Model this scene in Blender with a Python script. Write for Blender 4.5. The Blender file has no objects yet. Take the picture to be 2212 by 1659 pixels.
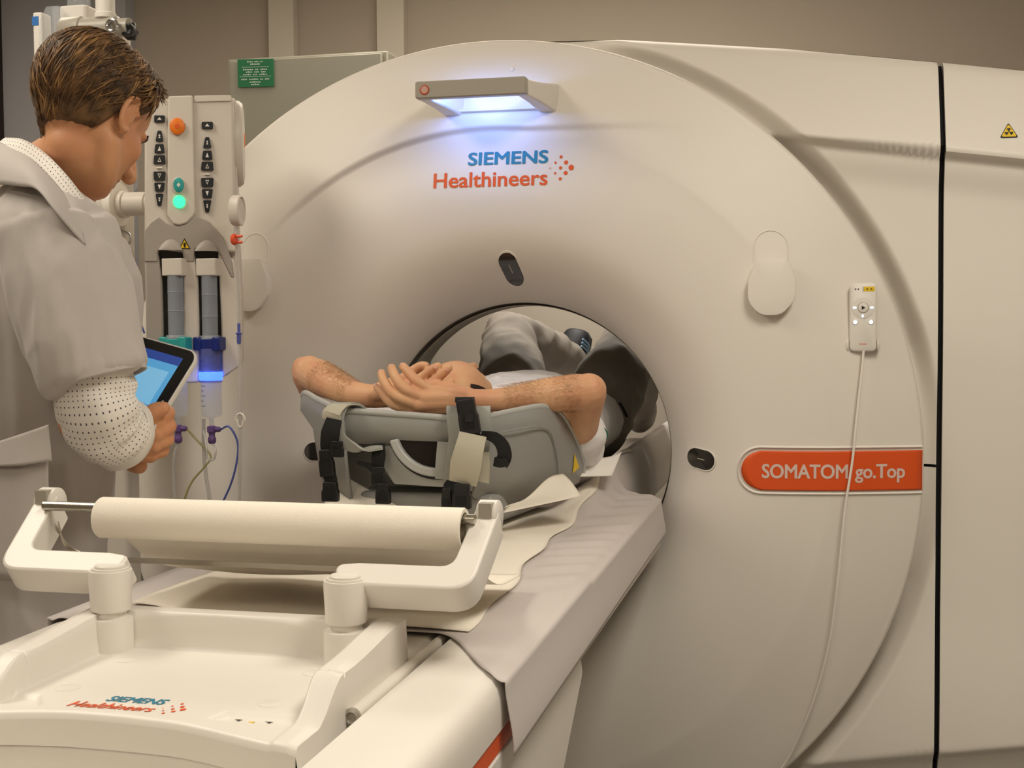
import bpy, bmesh, math, random
import numpy as np
from mathutils import Vector, Matrix
random.seed(7)
S = bpy.context.scene
COL = S.collection
PI = math.pi

# ---------------------------------------------------------------- camera
CAM = Vector((0.7294, -2.862, 1.2953)); YAW, PITCH, ROLL, FPX = 0.2344, 0.0494, -0.0052, 2773.5
_fw = Vector((-math.sin(YAW)*math.cos(PITCH), math.cos(YAW)*math.cos(PITCH), -math.sin(PITCH)))
_r = _fw.cross(Vector((0, 0, 1))).normalized(); _u = _r.cross(_fw)
CR = _r*math.cos(ROLL) + _u*math.sin(ROLL); CU = -_r*math.sin(ROLL) + _u*math.cos(ROLL)
cd = bpy.data.cameras.new('camera'); cd.sensor_width = 36; cd.lens = 36*FPX/2212
cd.clip_start = 0.05
cam = bpy.data.objects.new('camera', cd); COL.objects.link(cam)
M3 = Matrix((CR, CU, -_fw)).transposed()
cam.matrix_world = Matrix.Translation(CAM) @ M3.to_4x4()
cd.dof.use_dof = True; cd.dof.focus_distance = 2.35; cd.dof.aperture_fstop = 26.0
S.camera = cam
def at(px, py, ax, v):
    """point of the room seen at a photograph pixel, on the plane <ax> = v (metres)"""
    d = _fw + CR*((px-1106)/FPX) - CU*((py-829.5)/FPX)
    i = 'xyz'.index(ax)
    return CAM + d*((v-CAM[i])/d[i])

# ---------------------------------------------------------------- exposure, world
S.view_settings.view_transform = 'Standard'; S.view_settings.look = 'None'
S.view_settings.gamma = 1; S.view_settings.use_curve_mapping = False
S.view_settings.exposure = 0.0
W = bpy.data.worlds.new('world'); S.world = W; W.use_nodes = True
W.node_tree.nodes['Background'].inputs[0].default_value = (0.9, 0.8, 0.66, 1)
W.node_tree.nodes['Background'].inputs[1].default_value = 0.02

# ceiling lamp light (panel builder is further down): (x, y, sx, sy, watts)
LAMPS = [(-1.25, -1.4, 0.6, 1.2, 20), (1.3, -1.65, 0.6, 1.2, 26), (0.1, -3.9, 1.2, 0.6, 15),
         (-1.8, 0.4, 0.6, 0.6, 3), (-0.1, 0.95, 1.6, 0.4, 11)]
LAMP_COL = (1.0, 0.96, 0.885)
CEIL = 2.75
def lamp_light(x, y, sx, sy, w):
    l = bpy.data.lights.new('ceiling_lamp_light', 'AREA'); l.shape = 'RECTANGLE'; l.size = sx; l.size_y = sy
    l.energy = w; l.color = LAMP_COL
    o = bpy.data.objects.new('ceiling_lamp_light', l); COL.objects.link(o); o.location = (x, y, CEIL-0.03)
    return o
for L_ in LAMPS: lamp_light(*L_)
SPOT = (0.05, 1.30)     # added spotlight with no known source, brightens the rear wall and the legs
sl = bpy.data.lights.new('added_fill_spot_light', 'SPOT'); sl.energy = 80; sl.color = LAMP_COL; sl.spot_size = math.radians(84); sl.spot_blend = .35; sl.shadow_soft_size = .06
so_ = bpy.data.objects.new('added_fill_spot_light', sl); COL.objects.link(so_); so_.location = (SPOT[0], SPOT[1], CEIL-.03); so_.rotation_euler = (math.radians(10), 0, 0)

# ---------------------------------------------------------------- helpers
def lin(c):
    return tuple((v/12.92 if v <= 0.04045 else ((v+0.055)/1.055)**2.4) for v in c)
def hexc(h):
    h = h.lstrip('#'); return lin(tuple(int(h[i:i+2], 16)/255 for i in (0, 2, 4)))
def mat(name, col, rough=0.5, metal=0.0, bump=0.0, bscale=200.0, var=0.0, vscale=8.0, emit=None, es=0.0, trans=0.0, ior=1.45, alpha=1.0, sss=0.0, coat=0.0, sheen=0.0, spec=0.5):
    m = bpy.data.materials.new(name); m.use_nodes = True
    nt = m.node_tree; b = nt.nodes['Principled BSDF']
    c = hexc(col) if isinstance(col, str) else col
    b.inputs['Base Color'].default_value = (*c, 1); b.inputs['Roughness'].default_value = rough
    b.inputs['Metallic'].default_value = metal; b.inputs['IOR'].default_value = ior
    b.inputs['Transmission Weight'].default_value = trans; b.inputs['Alpha'].default_value = alpha
    b.inputs['Coat Weight'].default_value = coat; b.inputs['Sheen Weight'].default_value = sheen
    b.inputs['Specular IOR Level'].default_value = spec
    if sss:
        b.inputs['Subsurface Weight'].default_value = sss; b.inputs['Subsurface Radius'].default_value = (0.012, 0.005, 0.003)
        b.inputs['Subsurface Scale'].default_value = 0.6
    if emit is not None:
        e = hexc(emit) if isinstance(emit, str) else emit
        b.inputs['Emission Color'].default_value = (*e, 1); b.inputs['Emission Strength'].default_value = es
    tc = nt.nodes.new('ShaderNodeTexCoord')
    if var:
        n = nt.nodes.new('ShaderNodeTexNoise'); n.inputs['Scale'].default_value = vscale; n.inputs['Detail'].default_value = 5
        mx = nt.nodes.new('ShaderNodeMix'); mx.data_type = 'RGBA'
        mx.inputs['A'].default_value = (*[x*(1-var) for x in c], 1); mx.inputs['B'].default_value = (*[min(1, x*(1+var)) for x in c], 1)
        nt.links.new(tc.outputs['Object'], n.inputs['Vector']); nt.links.new(n.outputs['Fac'], mx.inputs['Factor'])
        nt.links.new(mx.outputs['Result'], b.inputs['Base Color'])
    if bump:
        n2 = nt.nodes.new('ShaderNodeTexNoise'); n2.inputs['Scale'].default_value = bscale; n2.inputs['Detail'].default_value = 3
        bp = nt.nodes.new('ShaderNodeBump'); bp.inputs['Strength'].default_value = bump; bp.inputs['Distance'].default_value = 0.001
        nt.links.new(tc.outputs['Object'], n2.inputs['Vector']); nt.links.new(n2.outputs['Fac'], bp.inputs['Height'])
        nt.links.new(bp.outputs['Normal'], b.inputs['Normal'])
    return m

class MB:
    """collects vertices and faces of one mesh"""
    def __init__(s): s.v = []; s.f = []
    def add(s, v, f):
        o = len(s.v); s.v += [tuple(p) for p in v]; s.f += [tuple(i+o for i in q) for q in f]; return s
    def box(s, lo, hi, M=None):
        x0, y0, z0 = lo; x1, y1, z1 = hi
        v = [(x0,y0,z0),(x1,y0,z0),(x1,y1,z0),(x0,y1,z0),(x0,y0,z1),(x1,y0,z1),(x1,y1,z1),(x0,y1,z1)]
        if M is not None: v = [tuple(M @ Vector(p)) for p in v]
        return s.add(v, [(0,3,2,1),(4,5,6,7),(0,1,5,4),(1,2,6,5),(2,3,7,6),(3,0,4,7)])
    def loft(s, rings, closed=True, cap=True):
        n = len(rings[0]); v = [p for r in rings for p in r]; f = []
        for i in range(len(rings)-1):
            for j in range(n if closed else n-1):
                k = (j+1) % n
                f.append((i*n+j, i*n+k, (i+1)*n+k, (i+1)*n+j))
        if cap and closed:
            f.append(tuple(range(n-1, -1, -1))); f.append(tuple((len(rings)-1)*n+j for j in range(n)))
        return s.add(v, f)
    def tube(s, path, rad, n=10, cap=True, flat=1.0, up=None):
        path = [Vector(p) for p in path]; m = len(path)
        R = rad if hasattr(rad, '__len__') else [rad]*m
        T = [(path[min(i+1, m-1)]-path[max(i-1, 0)]).normalized() for i in range(m)]
        a = Vector(up) if up is not None else (Vector((0,0,1)) if abs(T[0].z) < 0.9 else Vector((1,0,0)))
        rings = []
        for i in range(m):
            t = T[i]; a = (a - t*a.dot(t)).normalized(); b = t.cross(a)
            rings.append([path[i] + (a*math.cos(2*PI*j/n)*flat + b*math.sin(2*PI*j/n))*R[i] for j in range(n)])
        return s.loft(rings, True, cap)
    def rev(s, prof, o, axis='z', n=32, cap=True):
        """revolve (radius, height) pairs about an axis through o"""
        o = Vector(o); rings = []
        ax = axis if not isinstance(axis, str) else {'x': (1,0,0), 'y': (0,1,0), 'z': (0,0,1)}[axis]
        A = Vector(ax).normalized(); e1 = (Vector((0,0,1)) if abs(A.z) < 0.9 else Vector((1,0,0))); e1 = (e1-A*e1.dot(A)).normalized(); e2 = A.cross(e1)
        for r, h in prof:
            rings.append([o + A*h + (e1*math.cos(2*PI*j/n)+e2*math.sin(2*PI*j/n))*r for j in range(n)])
        return s.loft(rings, True, cap)
    def prism(s, pts, o, eu, ev, en, d0, d1):
        """extrude a 2-D outline lying in the frame (o, eu, ev) from d0 to d1 along en"""
        o, eu, ev, en = Vector(o), Vector(eu), Vector(ev), Vector(en)
        return s.loft([[o+eu*a+ev*b+en*d for a, b in pts] for d in (d0, d1)])
    def grid(s, nu, nv, fn, flip=False):
        v = [fn(i/(nu-1), j/(nv-1)) for i in range(nu) for j in range(nv)]
        f = [(i*nv+j, (i+1)*nv+j, (i+1)*nv+j+1, i*nv+j+1) for i in range(nu-1) for j in range(nv-1)]
        if flip: f = [q[::-1] for q in f]
        return s.add(v, f)

def origin(o):
    p = Vector((0,0,0))
    while o is not None: p = p + Vector(o.location); o = o.parent
    return p
def link(name, me, m, parent=None, loc=None):
    o = bpy.data.objects.new(name, me); COL.objects.link(o)
    if m is not None:
        for q in (m if isinstance(m, (list, tuple)) else [m]): me.materials.append(q)
    if parent is not None: o.parent = parent
    if loc is not None: o.location = loc
    return o
def obj(name, mb, m, parent=None, smooth=40, bevel=0, solid=0, sub=0, fixn=True, seg=2, loc=None):
    """one mesh object; the vertices are given in room coordinates"""
    org = origin(parent) if parent is not None else Vector(loc) if loc is not None else None
    V = mb.v
    if org is None:
        a = np.array([tuple(p) for p in V]); org = Vector(((a[:,0].min()+a[:,0].max())/2, (a[:,1].min()+a[:,1].max())/2, a[:,2].min()))
    me = bpy.data.meshes.new(name)
    me.from_pydata([tuple(Vector(p)-org) for p in V], [], mb.f)
    if getattr(mb, 'uv', None):
        ul = me.uv_layers.new(name='uv'); idx = [vi for f in mb.f for vi in f]
        ul.data.foreach_set('uv', [c for vi in idx for c in mb.uv[vi]])
    if fixn:
        bm = bmesh.new(); bm.from_mesh(me); bmesh.ops.recalc_face_normals(bm, faces=bm.faces); bm.to_mesh(me); bm.free()
    if smooth:
        me.shade_smooth()
        if smooth < 180: me.set_sharp_from_angle(angle=math.radians(smooth))
    o = link(name, me, m, parent, None if parent is not None else org)
    if solid: k = o.modifiers.new('solid', 'SOLIDIFY'); k.thickness = solid; k.offset = 0
    if sub: k = o.modifiers.new('sub', 'SUBSURF'); k.levels = sub; k.render_levels = sub
    if bevel:
        k = o.modifiers.new('bevel', 'BEVEL'); k.width = bevel; k.segments = seg; k.limit_method = 'ANGLE'; k.angle_limit = math.radians(35); k.harden_normals = False
    return o
def thing(name, label, cat, loc, group=None):
    o = bpy.data.objects.new(name, None); COL.objects.link(o); o.location = loc; o.empty_display_size = 0.05
    return tag(o, label, cat, group)
def tag(o, label, cat, group=None):
    o['label'] = label; o['category'] = cat
    if group: o['group'] = group
    return o
def struct(o): o['kind'] = 'structure'; return o
def sstep(a, b, x):
    t = min(1, max(0, (x-a)/(b-a))); return t*t*(3-2*t)
def lerp(a, b, t): return a+(b-a)*t
def spline(pts, n):
    """Catmull-Rom through points, n samples per span"""
    P = [np.array(p, float) for p in pts]; P = [2*P[0]-P[1]] + P + [2*P[-1]-P[-2]]; out = []
    for i in range(1, len(P)-2):
        for k in range(n):
            t = k/n; a, b, c, d = P[i-1:i+3]
            out.append(0.5*((2*b)+(c-a)*t+(2*a-5*b+4*c-d)*t*t+(3*b-a-3*c+d)*t**3))
    out.append(P[-2]); return [tuple(p) for p in out]
def rrect(x0, y0, x1, y1, r, n=6):
    r = r if hasattr(r, '__len__') else (r,)*4; out = []
    for (cx, cy, a0), q in zip(((x1, y1, 0), (x0, y1, 90), (x0, y0, 180), (x1, y0, 270)), r):
        sx = -1 if cx == x1 else 1; sy = -1 if cy == y1 else 1
        if q <= 0: out.append((cx, cy)); continue
        for k in range(n+1):
            a = math.radians(a0+90*k/n); out.append((cx+sx*q+q*math.cos(a), cy+sy*q+q*math.sin(a)))
    return out
def roundpoly(pts, n=6):
    """polygon of (x, y, radius) with rounded corners"""
    out = []; m = len(pts)
    for i in range(m):
        p = Vector(pts[i][:2]); a = Vector(pts[i-1][:2]); b = Vector(pts[(i+1) % m][:2]); r = pts[i][2]
        if r <= 0: out.append(tuple(p)); continue
        u = (a-p).normalized(); w = (b-p).normalized(); ang = u.angle(w); d = r/math.tan(ang/2)
        d = min(d, (a-p).length*0.49, (b-p).length*0.49)
        p0 = p+u*d; p1 = p+w*d
        for k in range(n+1):
            t = k/n; out.append(tuple(p0*(1-t)**2 + p*2*t*(1-t) + p1*t*t))
    return out
lay = []     # layer number of each lettering vertex: bold strokes are stacked 0.1 mm apart
def text_mesh(s, size=1.0, bold=0.0, shear=0.0, sx=1.0, space=1.0, align='LEFT'):
    c = bpy.data.curves.new('t', 'FONT'); c.body = s; c.size = size; c.offset = bold; c.shear = shear
    c.space_character = space; c.align_x = align; c.resolution_u = 4; c.fill_mode = 'FRONT'
    c.offset = 0
    o = bpy.data.objects.new('t', c); COL.objects.link(o)
    dg = bpy.context.evaluated_depsgraph_get(); me = bpy.data.meshes.new_from_object(o.evaluated_get(dg))
    v0 = [(p.co.x*sx, p.co.y) for p in me.vertices]; f0 = [tuple(q.vertices) for q in me.polygons]; v, f = [], []
    offs = [(0, 0)] if not bold else [(bold*math.cos(PI*k/3), bold*.7*math.sin(PI*k/3)) for k in range(6)]
    lay.clear()
    for q_, (a, b) in enumerate(offs):
        lay.extend([q_]*len(v0))
        f += [tuple(i+len(v) for i in q) for q in f0]; v += [(x+a, y+b) for x, y in v0]
    bpy.data.objects.remove(o); bpy.data.curves.remove(c); bpy.data.meshes.remove(me)
    return v, f
def fit_text(s, x0, x1, y0, h, bold=0.0, **k):
    """text scaled to span x0..x1 with capital height h on the baseline y0"""
    v, f = text_mesh(s, 1.0, bold, **k)
    keep = list(lay); cap, _ = text_mesh('H', 1.0, 0); lay[:] = keep
    ch = max(p[1] for p in cap); a = min(p[0] for p in v); b = max(p[0] for p in v)
    return [(x0+(p[0]-a)/(b-a)*(x1-x0), y0+p[1]/ch*h) for p in v], f
def noise3(x, y, z=0.0):
    from mathutils import noise
    return noise.noise(Vector((x, y, z)))
def remeshed(mb, voxel, smooth=6, fac=0.5, seed_fn=None):
    """fuse overlapping solids into one continuous skin; returns an MB"""
    me = bpy.data.meshes.new('r'); me.from_pydata([tuple(p) for p in mb.v], [], mb.f)
    bm = bmesh.new(); bm.from_mesh(me); bmesh.ops.recalc_face_normals(bm, faces=bm.faces); bm.to_mesh(me); bm.free()
    o = bpy.data.objects.new('r', me); COL.objects.link(o)
    k = o.modifiers.new('a', 'REMESH'); k.mode = 'VOXEL'; k.voxel_size = voxel
    if smooth: q = o.modifiers.new('b', 'SMOOTH'); q.factor = fac; q.iterations = smooth
    dg = bpy.context.evaluated_depsgraph_get(); m2 = bpy.data.meshes.new_from_object(o.evaluated_get(dg))
    out = MB(); out.v = [tuple(p.co) for p in m2.vertices]; out.f = [tuple(q.vertices) for q in m2.polygons]
    bpy.data.objects.remove(o); bpy.data.meshes.remove(me); bpy.data.meshes.remove(m2)
    return out

# ---------------------------------------------------------------- materials
M = {}
M['white'] = mat('white_plastic', '#E9E3D8', 0.42, bump=0.05, bscale=900)
M['cream'] = mat('cream_plastic', '#E4DFD6', 0.38, bump=0.05, bscale=900)
M['gantry'] = mat('gantry_enamel', '#E4DED4', 0.45, bump=0.04, bscale=700)
M['wall'] = mat('wall_paint', '#B9AFA2', 0.85, bump=0.1, bscale=300, var=0.02)
M['wall_cool'] = mat('wall_paint_cool', '#BFC0C9', 0.8, bump=0.1, bscale=300, var=0.02)
M['ceil'] = mat('ceiling_paint', '#DDD8CE', 0.9, bump=0.1, bscale=200)
M['floor'] = mat('floor_vinyl', '#8A8883', 0.5, var=0.08, vscale=60)
M['trim'] = mat('trim_paint', '#D6CFC2', 0.6, bump=0.05)
M['wood'] = mat('dark_wood', '#2E1E18', 0.5, var=0.25, vscale=12)
M['cabinet'] = mat('cabinet_enamel', '#918F82', 0.4, bump=0.04)
M['dark'] = mat('black_plastic', '#141415', 0.42, bump=0.05)
M['gap'] = mat('dark_gap', '#0D0B0A', 0.8)
M['glass_dark'] = mat('smoked_glass', '#2A2724', 0.08, spec=0.8)
M['metal'] = mat('brushed_metal', '#B9B4A8', 0.3, metal=1.0, bump=0.1, bscale=400)
M['chrome'] = mat('chrome', '#C9C9C9', 0.12, metal=1.0)
M['orange'] = mat('orange_film', '#E0561C', 0.45, bump=0.03)
M['knob_orange'] = mat('knob_orange', '#E97A1C', .4)
M['logo_orange'] = mat('logo_orange', '#E25A1E', 0.5)
M['logo_blue'] = mat('logo_teal_blue', '#1F7F9C', 0.5)
M['lilac'] = mat('light_lettering', '#DCC6BC', 0.5)
M['yellow'] = mat('warning_yellow', '#E8C21A', 0.5)
M['ink'] = mat('black_ink', '#15130F', 0.5)
M['liner'] = mat('bore_liner_plastic', '#A9A398', 0.5, bump=0.04)
M['liner_dark'] = mat('bore_gap_plastic', '#6E695F', 0.55)
M['greybar'] = mat('silver_grey_plastic', '#A39D90', 0.35, bump=0.04)
M['led_blue'] = mat('blue_led', '#3D6BFF', 0.4, emit='#4C78FF', es=9.0)
M['diffuser'] = mat('lamp_diffuser', '#FFF4E0', 0.5, emit='#FFE6C0', es=4.0)

# ---------------------------------------------------------------- room
def quadbox(name, lo, hi, m): return struct(obj(name, MB().box(lo, hi), m, smooth=0))
X0, X1, Y0, Y1 = -2.75, 2.9, -4.6, 2.0
quadbox('floor', (X0-.1, Y0-.1, -0.1), (X1+.1, Y1+.1, 0), M['floor'])
quadbox('ceiling', (X0-.1, Y0-.1, CEIL), (X1+.1, Y1+.1, CEIL+.1), M['ceil'])
quadbox('wall_back', (X0-.1, Y1, 0), (X1+.1, Y1+.1, CEIL), M['wall'])
quadbox('wall_front', (X0-.1, Y0-.1, 0), (X1+.1, Y0, CEIL), M['wall'])
quadbox('wall_left', (X0-.1, Y0, 0), (X0, Y1, CEIL), M['wall'])
quadbox('wall_right', (X1, Y0, 0), (X1+.1, Y1, CEIL), M['wall'])
# pale wall panel in the left corner, dark door frame, two pilasters
quadbox('wall_panel', (-2.62, 1.93, 0), (-2.026, 1.999, CEIL-.001), M['wall_cool'])
quadbox('door_1', (-2.749, 1.9, 0), (-2.60, 1.999, CEIL-.002), M['wood'])
quadbox('trim_1', (-1.411, 1.955, 0), (-1.305, 1.999, CEIL-.001), M['trim'])
quadbox('trim_2', (-0.956, 1.955, 0), (-0.846, 1.999, CEIL-.001), M['trim'])
for n_, lo, hi in (('baseboard_back', (-2.0, 1.985, 0), (X1, 1.999, .1)),):
    quadbox(n_, lo, hi, M['trim'])
pos_ = ['above the operator side of the table', 'above the right side of the table', 'nearest the entrance wall', 'over the cabinet corner', 'behind the scanner ring']
for (x, y, sx, sy, w), ps in zip(LAMPS, pos_):
    t = thing('ceiling_light', 'flat white ceiling light panel '+ps, 'light', (x, y, CEIL), 'ceiling light panels')
    fr = MB(); a, b = sx/2+.03, sy/2+.03
    fr.box((x-a, y-b, CEIL-.025), (x+a, y-b+.03, CEIL-.001)).box((x-a, y+b-.03, CEIL-.025), (x+a, y+b, CEIL-.001))
    fr.box((x-a, y-b, CEIL-.025), (x-a+.03, y+b, CEIL-.001)).box((x+a-.03, y-b, CEIL-.025), (x+a, y+b, CEIL-.001))
    obj('frame', fr, M['trim'], t, smooth=0)
    obj('diffuser', MB().box((x-sx/2, y-sy/2, CEIL-.02), (x+sx/2, y+sy/2, CEIL-.002)), M['diffuser'], t, smooth=0)
t = thing('added_fill_spot', 'small round spotlight added in the ceiling behind the scanner as fill light', 'light', (SPOT[0], SPOT[1], CEIL))
obj('trim_ring', MB().rev([(.055, -.002), (.075, -.002), (.075, -.010), (.058, -.014), (.055, -.010)], (SPOT[0], SPOT[1], CEIL), 'z', 32, cap=False), M['trim'], t)
obj('lamp_lens', MB().rev([(.056, -.006), (.056, -.004), (.001, -.003)], (SPOT[0], SPOT[1], CEIL), 'z', 32), M['diffuser'], t)
# ================================================================ gantry
G = thing('ct_scanner_gantry', 'large round white CT scanner ring with blue-lit light bar and orange name band', 'medical scanner', (0, 0.35, 0))
PROF = [(.335,.62),(.34,.40),(.345,.22),(.352,.13),(.368,.075),(.386,.03),(.41,-.012),(.45,-.052),(.50,-.078),(.56,-.088),(.64,-.087),(.72,-.077),(.745,-.073),(.80,-.058),(.86,-.041),(.91,-.026),(.936,-.0165),(.944,-.0135),(.9485,-.0085),(.95,-.001),(.95,.012),(.95,.04)]
_pd = np.array(spline(PROF, 8))
def gcen(r):
    t = min(1, max(0, (r-.45)/.5)); return (.045*(1-t), .985*(1-t)+.98*t)
def crease(r, th):
    """shallow step under the arc above the logo: th in degrees, 90 = top"""
    A = sstep(139, 126, th)*sstep(50, 82, th) if 40 < th < 145 else 0
    if A <= 0: return 0.0
    rc = .742 if th > 84 else min(.742*math.sin(math.radians(84))/math.sin(math.radians(th)), .93)
    return A*0.011*sstep(rc+.006, rc-.008, r)*sstep(.58, rc-.03, r)
def gpoint(r, y, th):
    cx, cz = gcen(r); return (cx+r*math.cos(math.radians(th)), y+(crease(r, th) if y < 0 else 0), cz+r*math.sin(math.radians(th)))
_front = _pd[_pd[:,1] < .05]
_fr = np.array([p for p in _pd if p[0] > .36 and p[1] < .06]); _o = np.argsort(_fr[:,0]); _fr = _fr[_o]
def gy(x, z):
    r = .7
    for _ in range(8):
        cx, cz = gcen(r); r = math.hypot(x-cx, z-cz)
    cx, cz = gcen(r); th = math.degrees(math.atan2(z-cz, x-cx)) % 360
    return float(np.interp(r, _fr[:,0], _fr[:,1])) + crease(r, th)
def gnormal(x, z):
    e = .004; return Vector(((gy(x+e, z)-gy(x-e, z))/(2*e), -1, (gy(x, z+e)-gy(x, z-e))/(2*e))).normalized()
def on_g(x, z, off=.0012):
    return Vector((x, gy(x, z), z)) + gnormal(x, z)*off
NA = 288
mb = MB()
cov = [p for p in _pd if not (p[0] < .352 and p[1] > .13)]
cov = [(r, y) for r, y in cov]
dense = []
for (r, y) in cov:
    dense.append((r, y))
# extra rings around the crease
ex = [(r, float(np.interp(r, _fr[:,0], _fr[:,1]))) for r in np.arange(.715, .93, .004)]
dense = [p for p in dense if not (.712 < p[0] < .93)] + ex
dense = sorted([p for p in dense if p[1] < .2], key=lambda p: (p[0], p[1] if p[0] > .9 else -p[1]))
rings = [[gpoint(r, y, 360*j/NA) for j in range(NA)] for r, y in dense]
mb.loft(rings, cap=False)
obj('front_cover', mb, M['gantry'], G, smooth=60)
# bore: gap ring, liner tube, flared rear
def bore_ring(r, y): return [(.045+r*math.cos(2*PI*j/128), y, .985+r*math.sin(2*PI*j/128)) for j in range(128)]
obj('bore_gap_ring', MB().loft([bore_ring(.352, .125), bore_ring(.360, .14), bore_ring(.360, .165), bore_ring(.35, .17)], cap=False), M['liner_dark'], G)
obj('bore_liner', MB().loft([bore_ring(.348, .160), bore_ring(.346, .17), bore_ring(.346, .25), bore_ring(.352, .29), bore_ring(.375, .40), bore_ring(.42, .55), bore_ring(.45, .69)], cap=False), M['liner'], G)
# rear housing body behind the disc (left and back), simple round drum
mb = MB()
def drum(r, y): return [(0+r*math.cos(2*PI*j/96), y, .98+max(-.97, r*math.sin(2*PI*j/96))) for j in range(96)]
mb.loft([drum(.95, .035), drum(.93, .08), drum(.93, .64), drum(.88, .70), [(.045+.45*math.cos(2*PI*j/96), .70, .985+.45*math.sin(2*PI*j/96)) for j in range(96)]], cap=False)
obj('rear_drum', mb, M['gantry'], G, smooth=50)
# ---- side housing right of the disc
def htop(x): return float(np.interp(x, [-.2, .1, .28, .66, .98, 1.16, 1.6], [1.93, 1.946, 1.942, 1.902, 1.856, 1.828, 1.754]))
def hface(x, z):
    """front face depth of the side housing"""
    zt = htop(x); zc = 1.69-(x-.69)*.14; zb = .300+(x-.70)*.165
    y = 0.030
    up = sstep(zc+.004, zc-.012, z)          # below the upper crease
    lean = max(0, (z-zc))*.44                # top part leans back
    y = (0.006 + lean)*(1-up) + up*(.034 - .018*sstep(zc-.15, zc-.6, z)*0 + .012*sstep(zc-.02, zc-.09, z) - .022*sstep(zc-.06, zc-.45, z))
    low = sstep(zb+.010, zb-.012, z)
    y2 = .020 - .012*sstep(zb+.35, zb+.02, z)
    y = lerp(y, y2, sstep(.9, .5, z))
    y = lerp(y, .03+max(0, zb-z)*.45, low)
    # rounded shoulder at the top
    d = zt - z
    if d < .03: y += (.03-math.sqrt(max(0, .03**2-(.03-d)**2)))
    return y
TCOR = math.degrees(math.atan2(htop(.978)-.98, .978))
def cove(r):
    return .05*(1-sstep(.955, 1.0, r))
def polar_housing(name, t0, t1, nt, edge_gap):
    mb = MB(); XS = .978
    def fn(u, v):
        th = lerp(t0, t1, u); th = math.radians(TCOR if abs(th-TCOR) < abs(t1-t0)/nt*.51 else th); c, s = math.cos(th), math.sin(th)
        rb = 9.
        if c > 1e-4: rb = min(rb, XS/c)
        if s > 1e-4:
            lo, hi = .9, 1.7
            for _ in range(24):
                m_ = (lo+hi)/2
                if .98+m_*s > htop(m_*c) : hi = m_
                else: lo = m_
            rb = min(rb, lo if lo > .951 else .951)
        if s < -1e-4: rb = min(rb, .97/-s)
        rb = max(rb, .953)
        w = min(.06, rb-.94)
        r = .94 + (v/.35*w if v < .35 else w + (v-.35)/.65*(rb-.94-w))
        x, z = r*c, .98+r*s
        k = max(0, min(1, (rb-.955)/.06))
        return (x, hface(x, z) + cove(r)*(k if k < 1 else 1) , z)
    mb.grid(nt, 90, fn)
    return obj(name, mb, M['gantry'], G, smooth=180)
polar_housing('upper_side_housing', 96, 0.0, 180, 0)
polar_housing('lower_side_housing', -0.35, -89, 150, 0)
mb = MB()   # roof and back of the side housing, with the thin roof slab that shows above the disc
xs = list(np.linspace(-.12, .978, 30))
mb.loft([[(x, hface(x, htop(x)-.0005), htop(x)-.0005) for x in xs], [(x, hface(x, htop(x)-.0005)+.03, htop(x)+.002) for x in xs], [(x, .55, htop(x)+.005) for x in xs], [(x, .70, htop(x)-.1) for x in xs], [(x, .70, 1.46) for x in xs]], closed=False, cap=False)
obj('roof_cover', mb, M['gantry'], G, smooth=60)
zz_ = list(np.linspace(.012, htop(.98)-.006, 60))
obj('seam_backing', MB().loft([[(x, hface(x, z)+.02 + (.0 if z < htop(.98)-.05 else .01), z) for z in zz_] + [(x, .62, z) for z in zz_[::-1]] for x in (.970, .996)]), M['gap'], G, smooth=0)
obj('seam_backing', MB().box((.90, .052, .955), (.980, .07, .985)), M['gap'], G, smooth=0)
# ---- right hand panel beyond the seam
mb = MB(); PX0, PX1 = .989, 1.55
mb.grid(40, 260, lambda u, v: (lerp(PX0, PX1, u), hface(lerp(PX0, PX1, u), lerp(.01, htop(lerp(PX0, PX1, u))-.0003, v)), lerp(.01, htop(lerp(PX0, PX1, u))-.0003, v)))
xs = list(np.linspace(PX0, PX1, 20))
mb.loft([[(x, hface(x, htop(x)-.0005), htop(x)-.0005) for x in xs], [(x, hface(x, htop(x)-.0005)+.03, htop(x)+.002) for x in xs], [(x, .55, htop(x)+.005) for x in xs], [(x, .70, htop(x)-.1) for x in xs], [(x, .70, .01) for x in xs]], closed=False, cap=False)
zs = list(np.linspace(.01, htop(PX0)-.0005, 60))
for xx in (PX0, PX1):
    mb.loft([[(xx, hface(xx, z), z) for z in zs], [(xx, .5, z) for z in zs]], closed=False, cap=False)
obj('side_panel', mb, M['gantry'], G, smooth=50)
# ---- radiation warning triangle
def on_h(x, z, off=.001): return Vector((x, hface(x, z)-off, z))
def tri(c, h, r=.006):
    w = h*1.12
    return roundpoly([(c[0]-w/2, c[1]-h/2, r), (c[0]+w/2, c[1]-h/2, r), (c[0], c[1]+h/2, r)], 4)
def flat_on(fn, pts, off): 
    m_ = MB(); m_.add([fn(a, b, off) for a, b in pts], [tuple(range(len(pts)))]); return m_
wc = (1.116, 1.690)
ws = obj('warning_sign', flat_on(on_h, tri(wc, .034, .003), .0010), M['ink'], G, smooth=0); ws['label'] = 'yellow and black radiation warning triangle'
obj('sign_face', flat_on(on_h, tri((wc[0], wc[1]-.0002), .0285, .003), .0016), M['yellow'], ws, smooth=0)
m_ = MB()
tc_ = (wc[0], wc[1]-.004)
for a0 in (60, 180, 300):
    pts = [(tc_[0]+.0022*math.cos(math.radians(a)), tc_[1]+.0022*math.sin(math.radians(a))) for a in (a0-30+30, a0+30)] 
    ring = [(tc_[0]+r*math.cos(math.radians(a0+90-60+da)), tc_[1]+r*math.sin(math.radians(a0+90-60+da))) for r, das in ((.0024, (-30, -10, 10, 30)), (.0085, (30, 10, -10, -30))) for da in das]
    m_.add([on_h(a, b, .0022) for a, b in ring], [tuple(range(len(ring)))])
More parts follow.
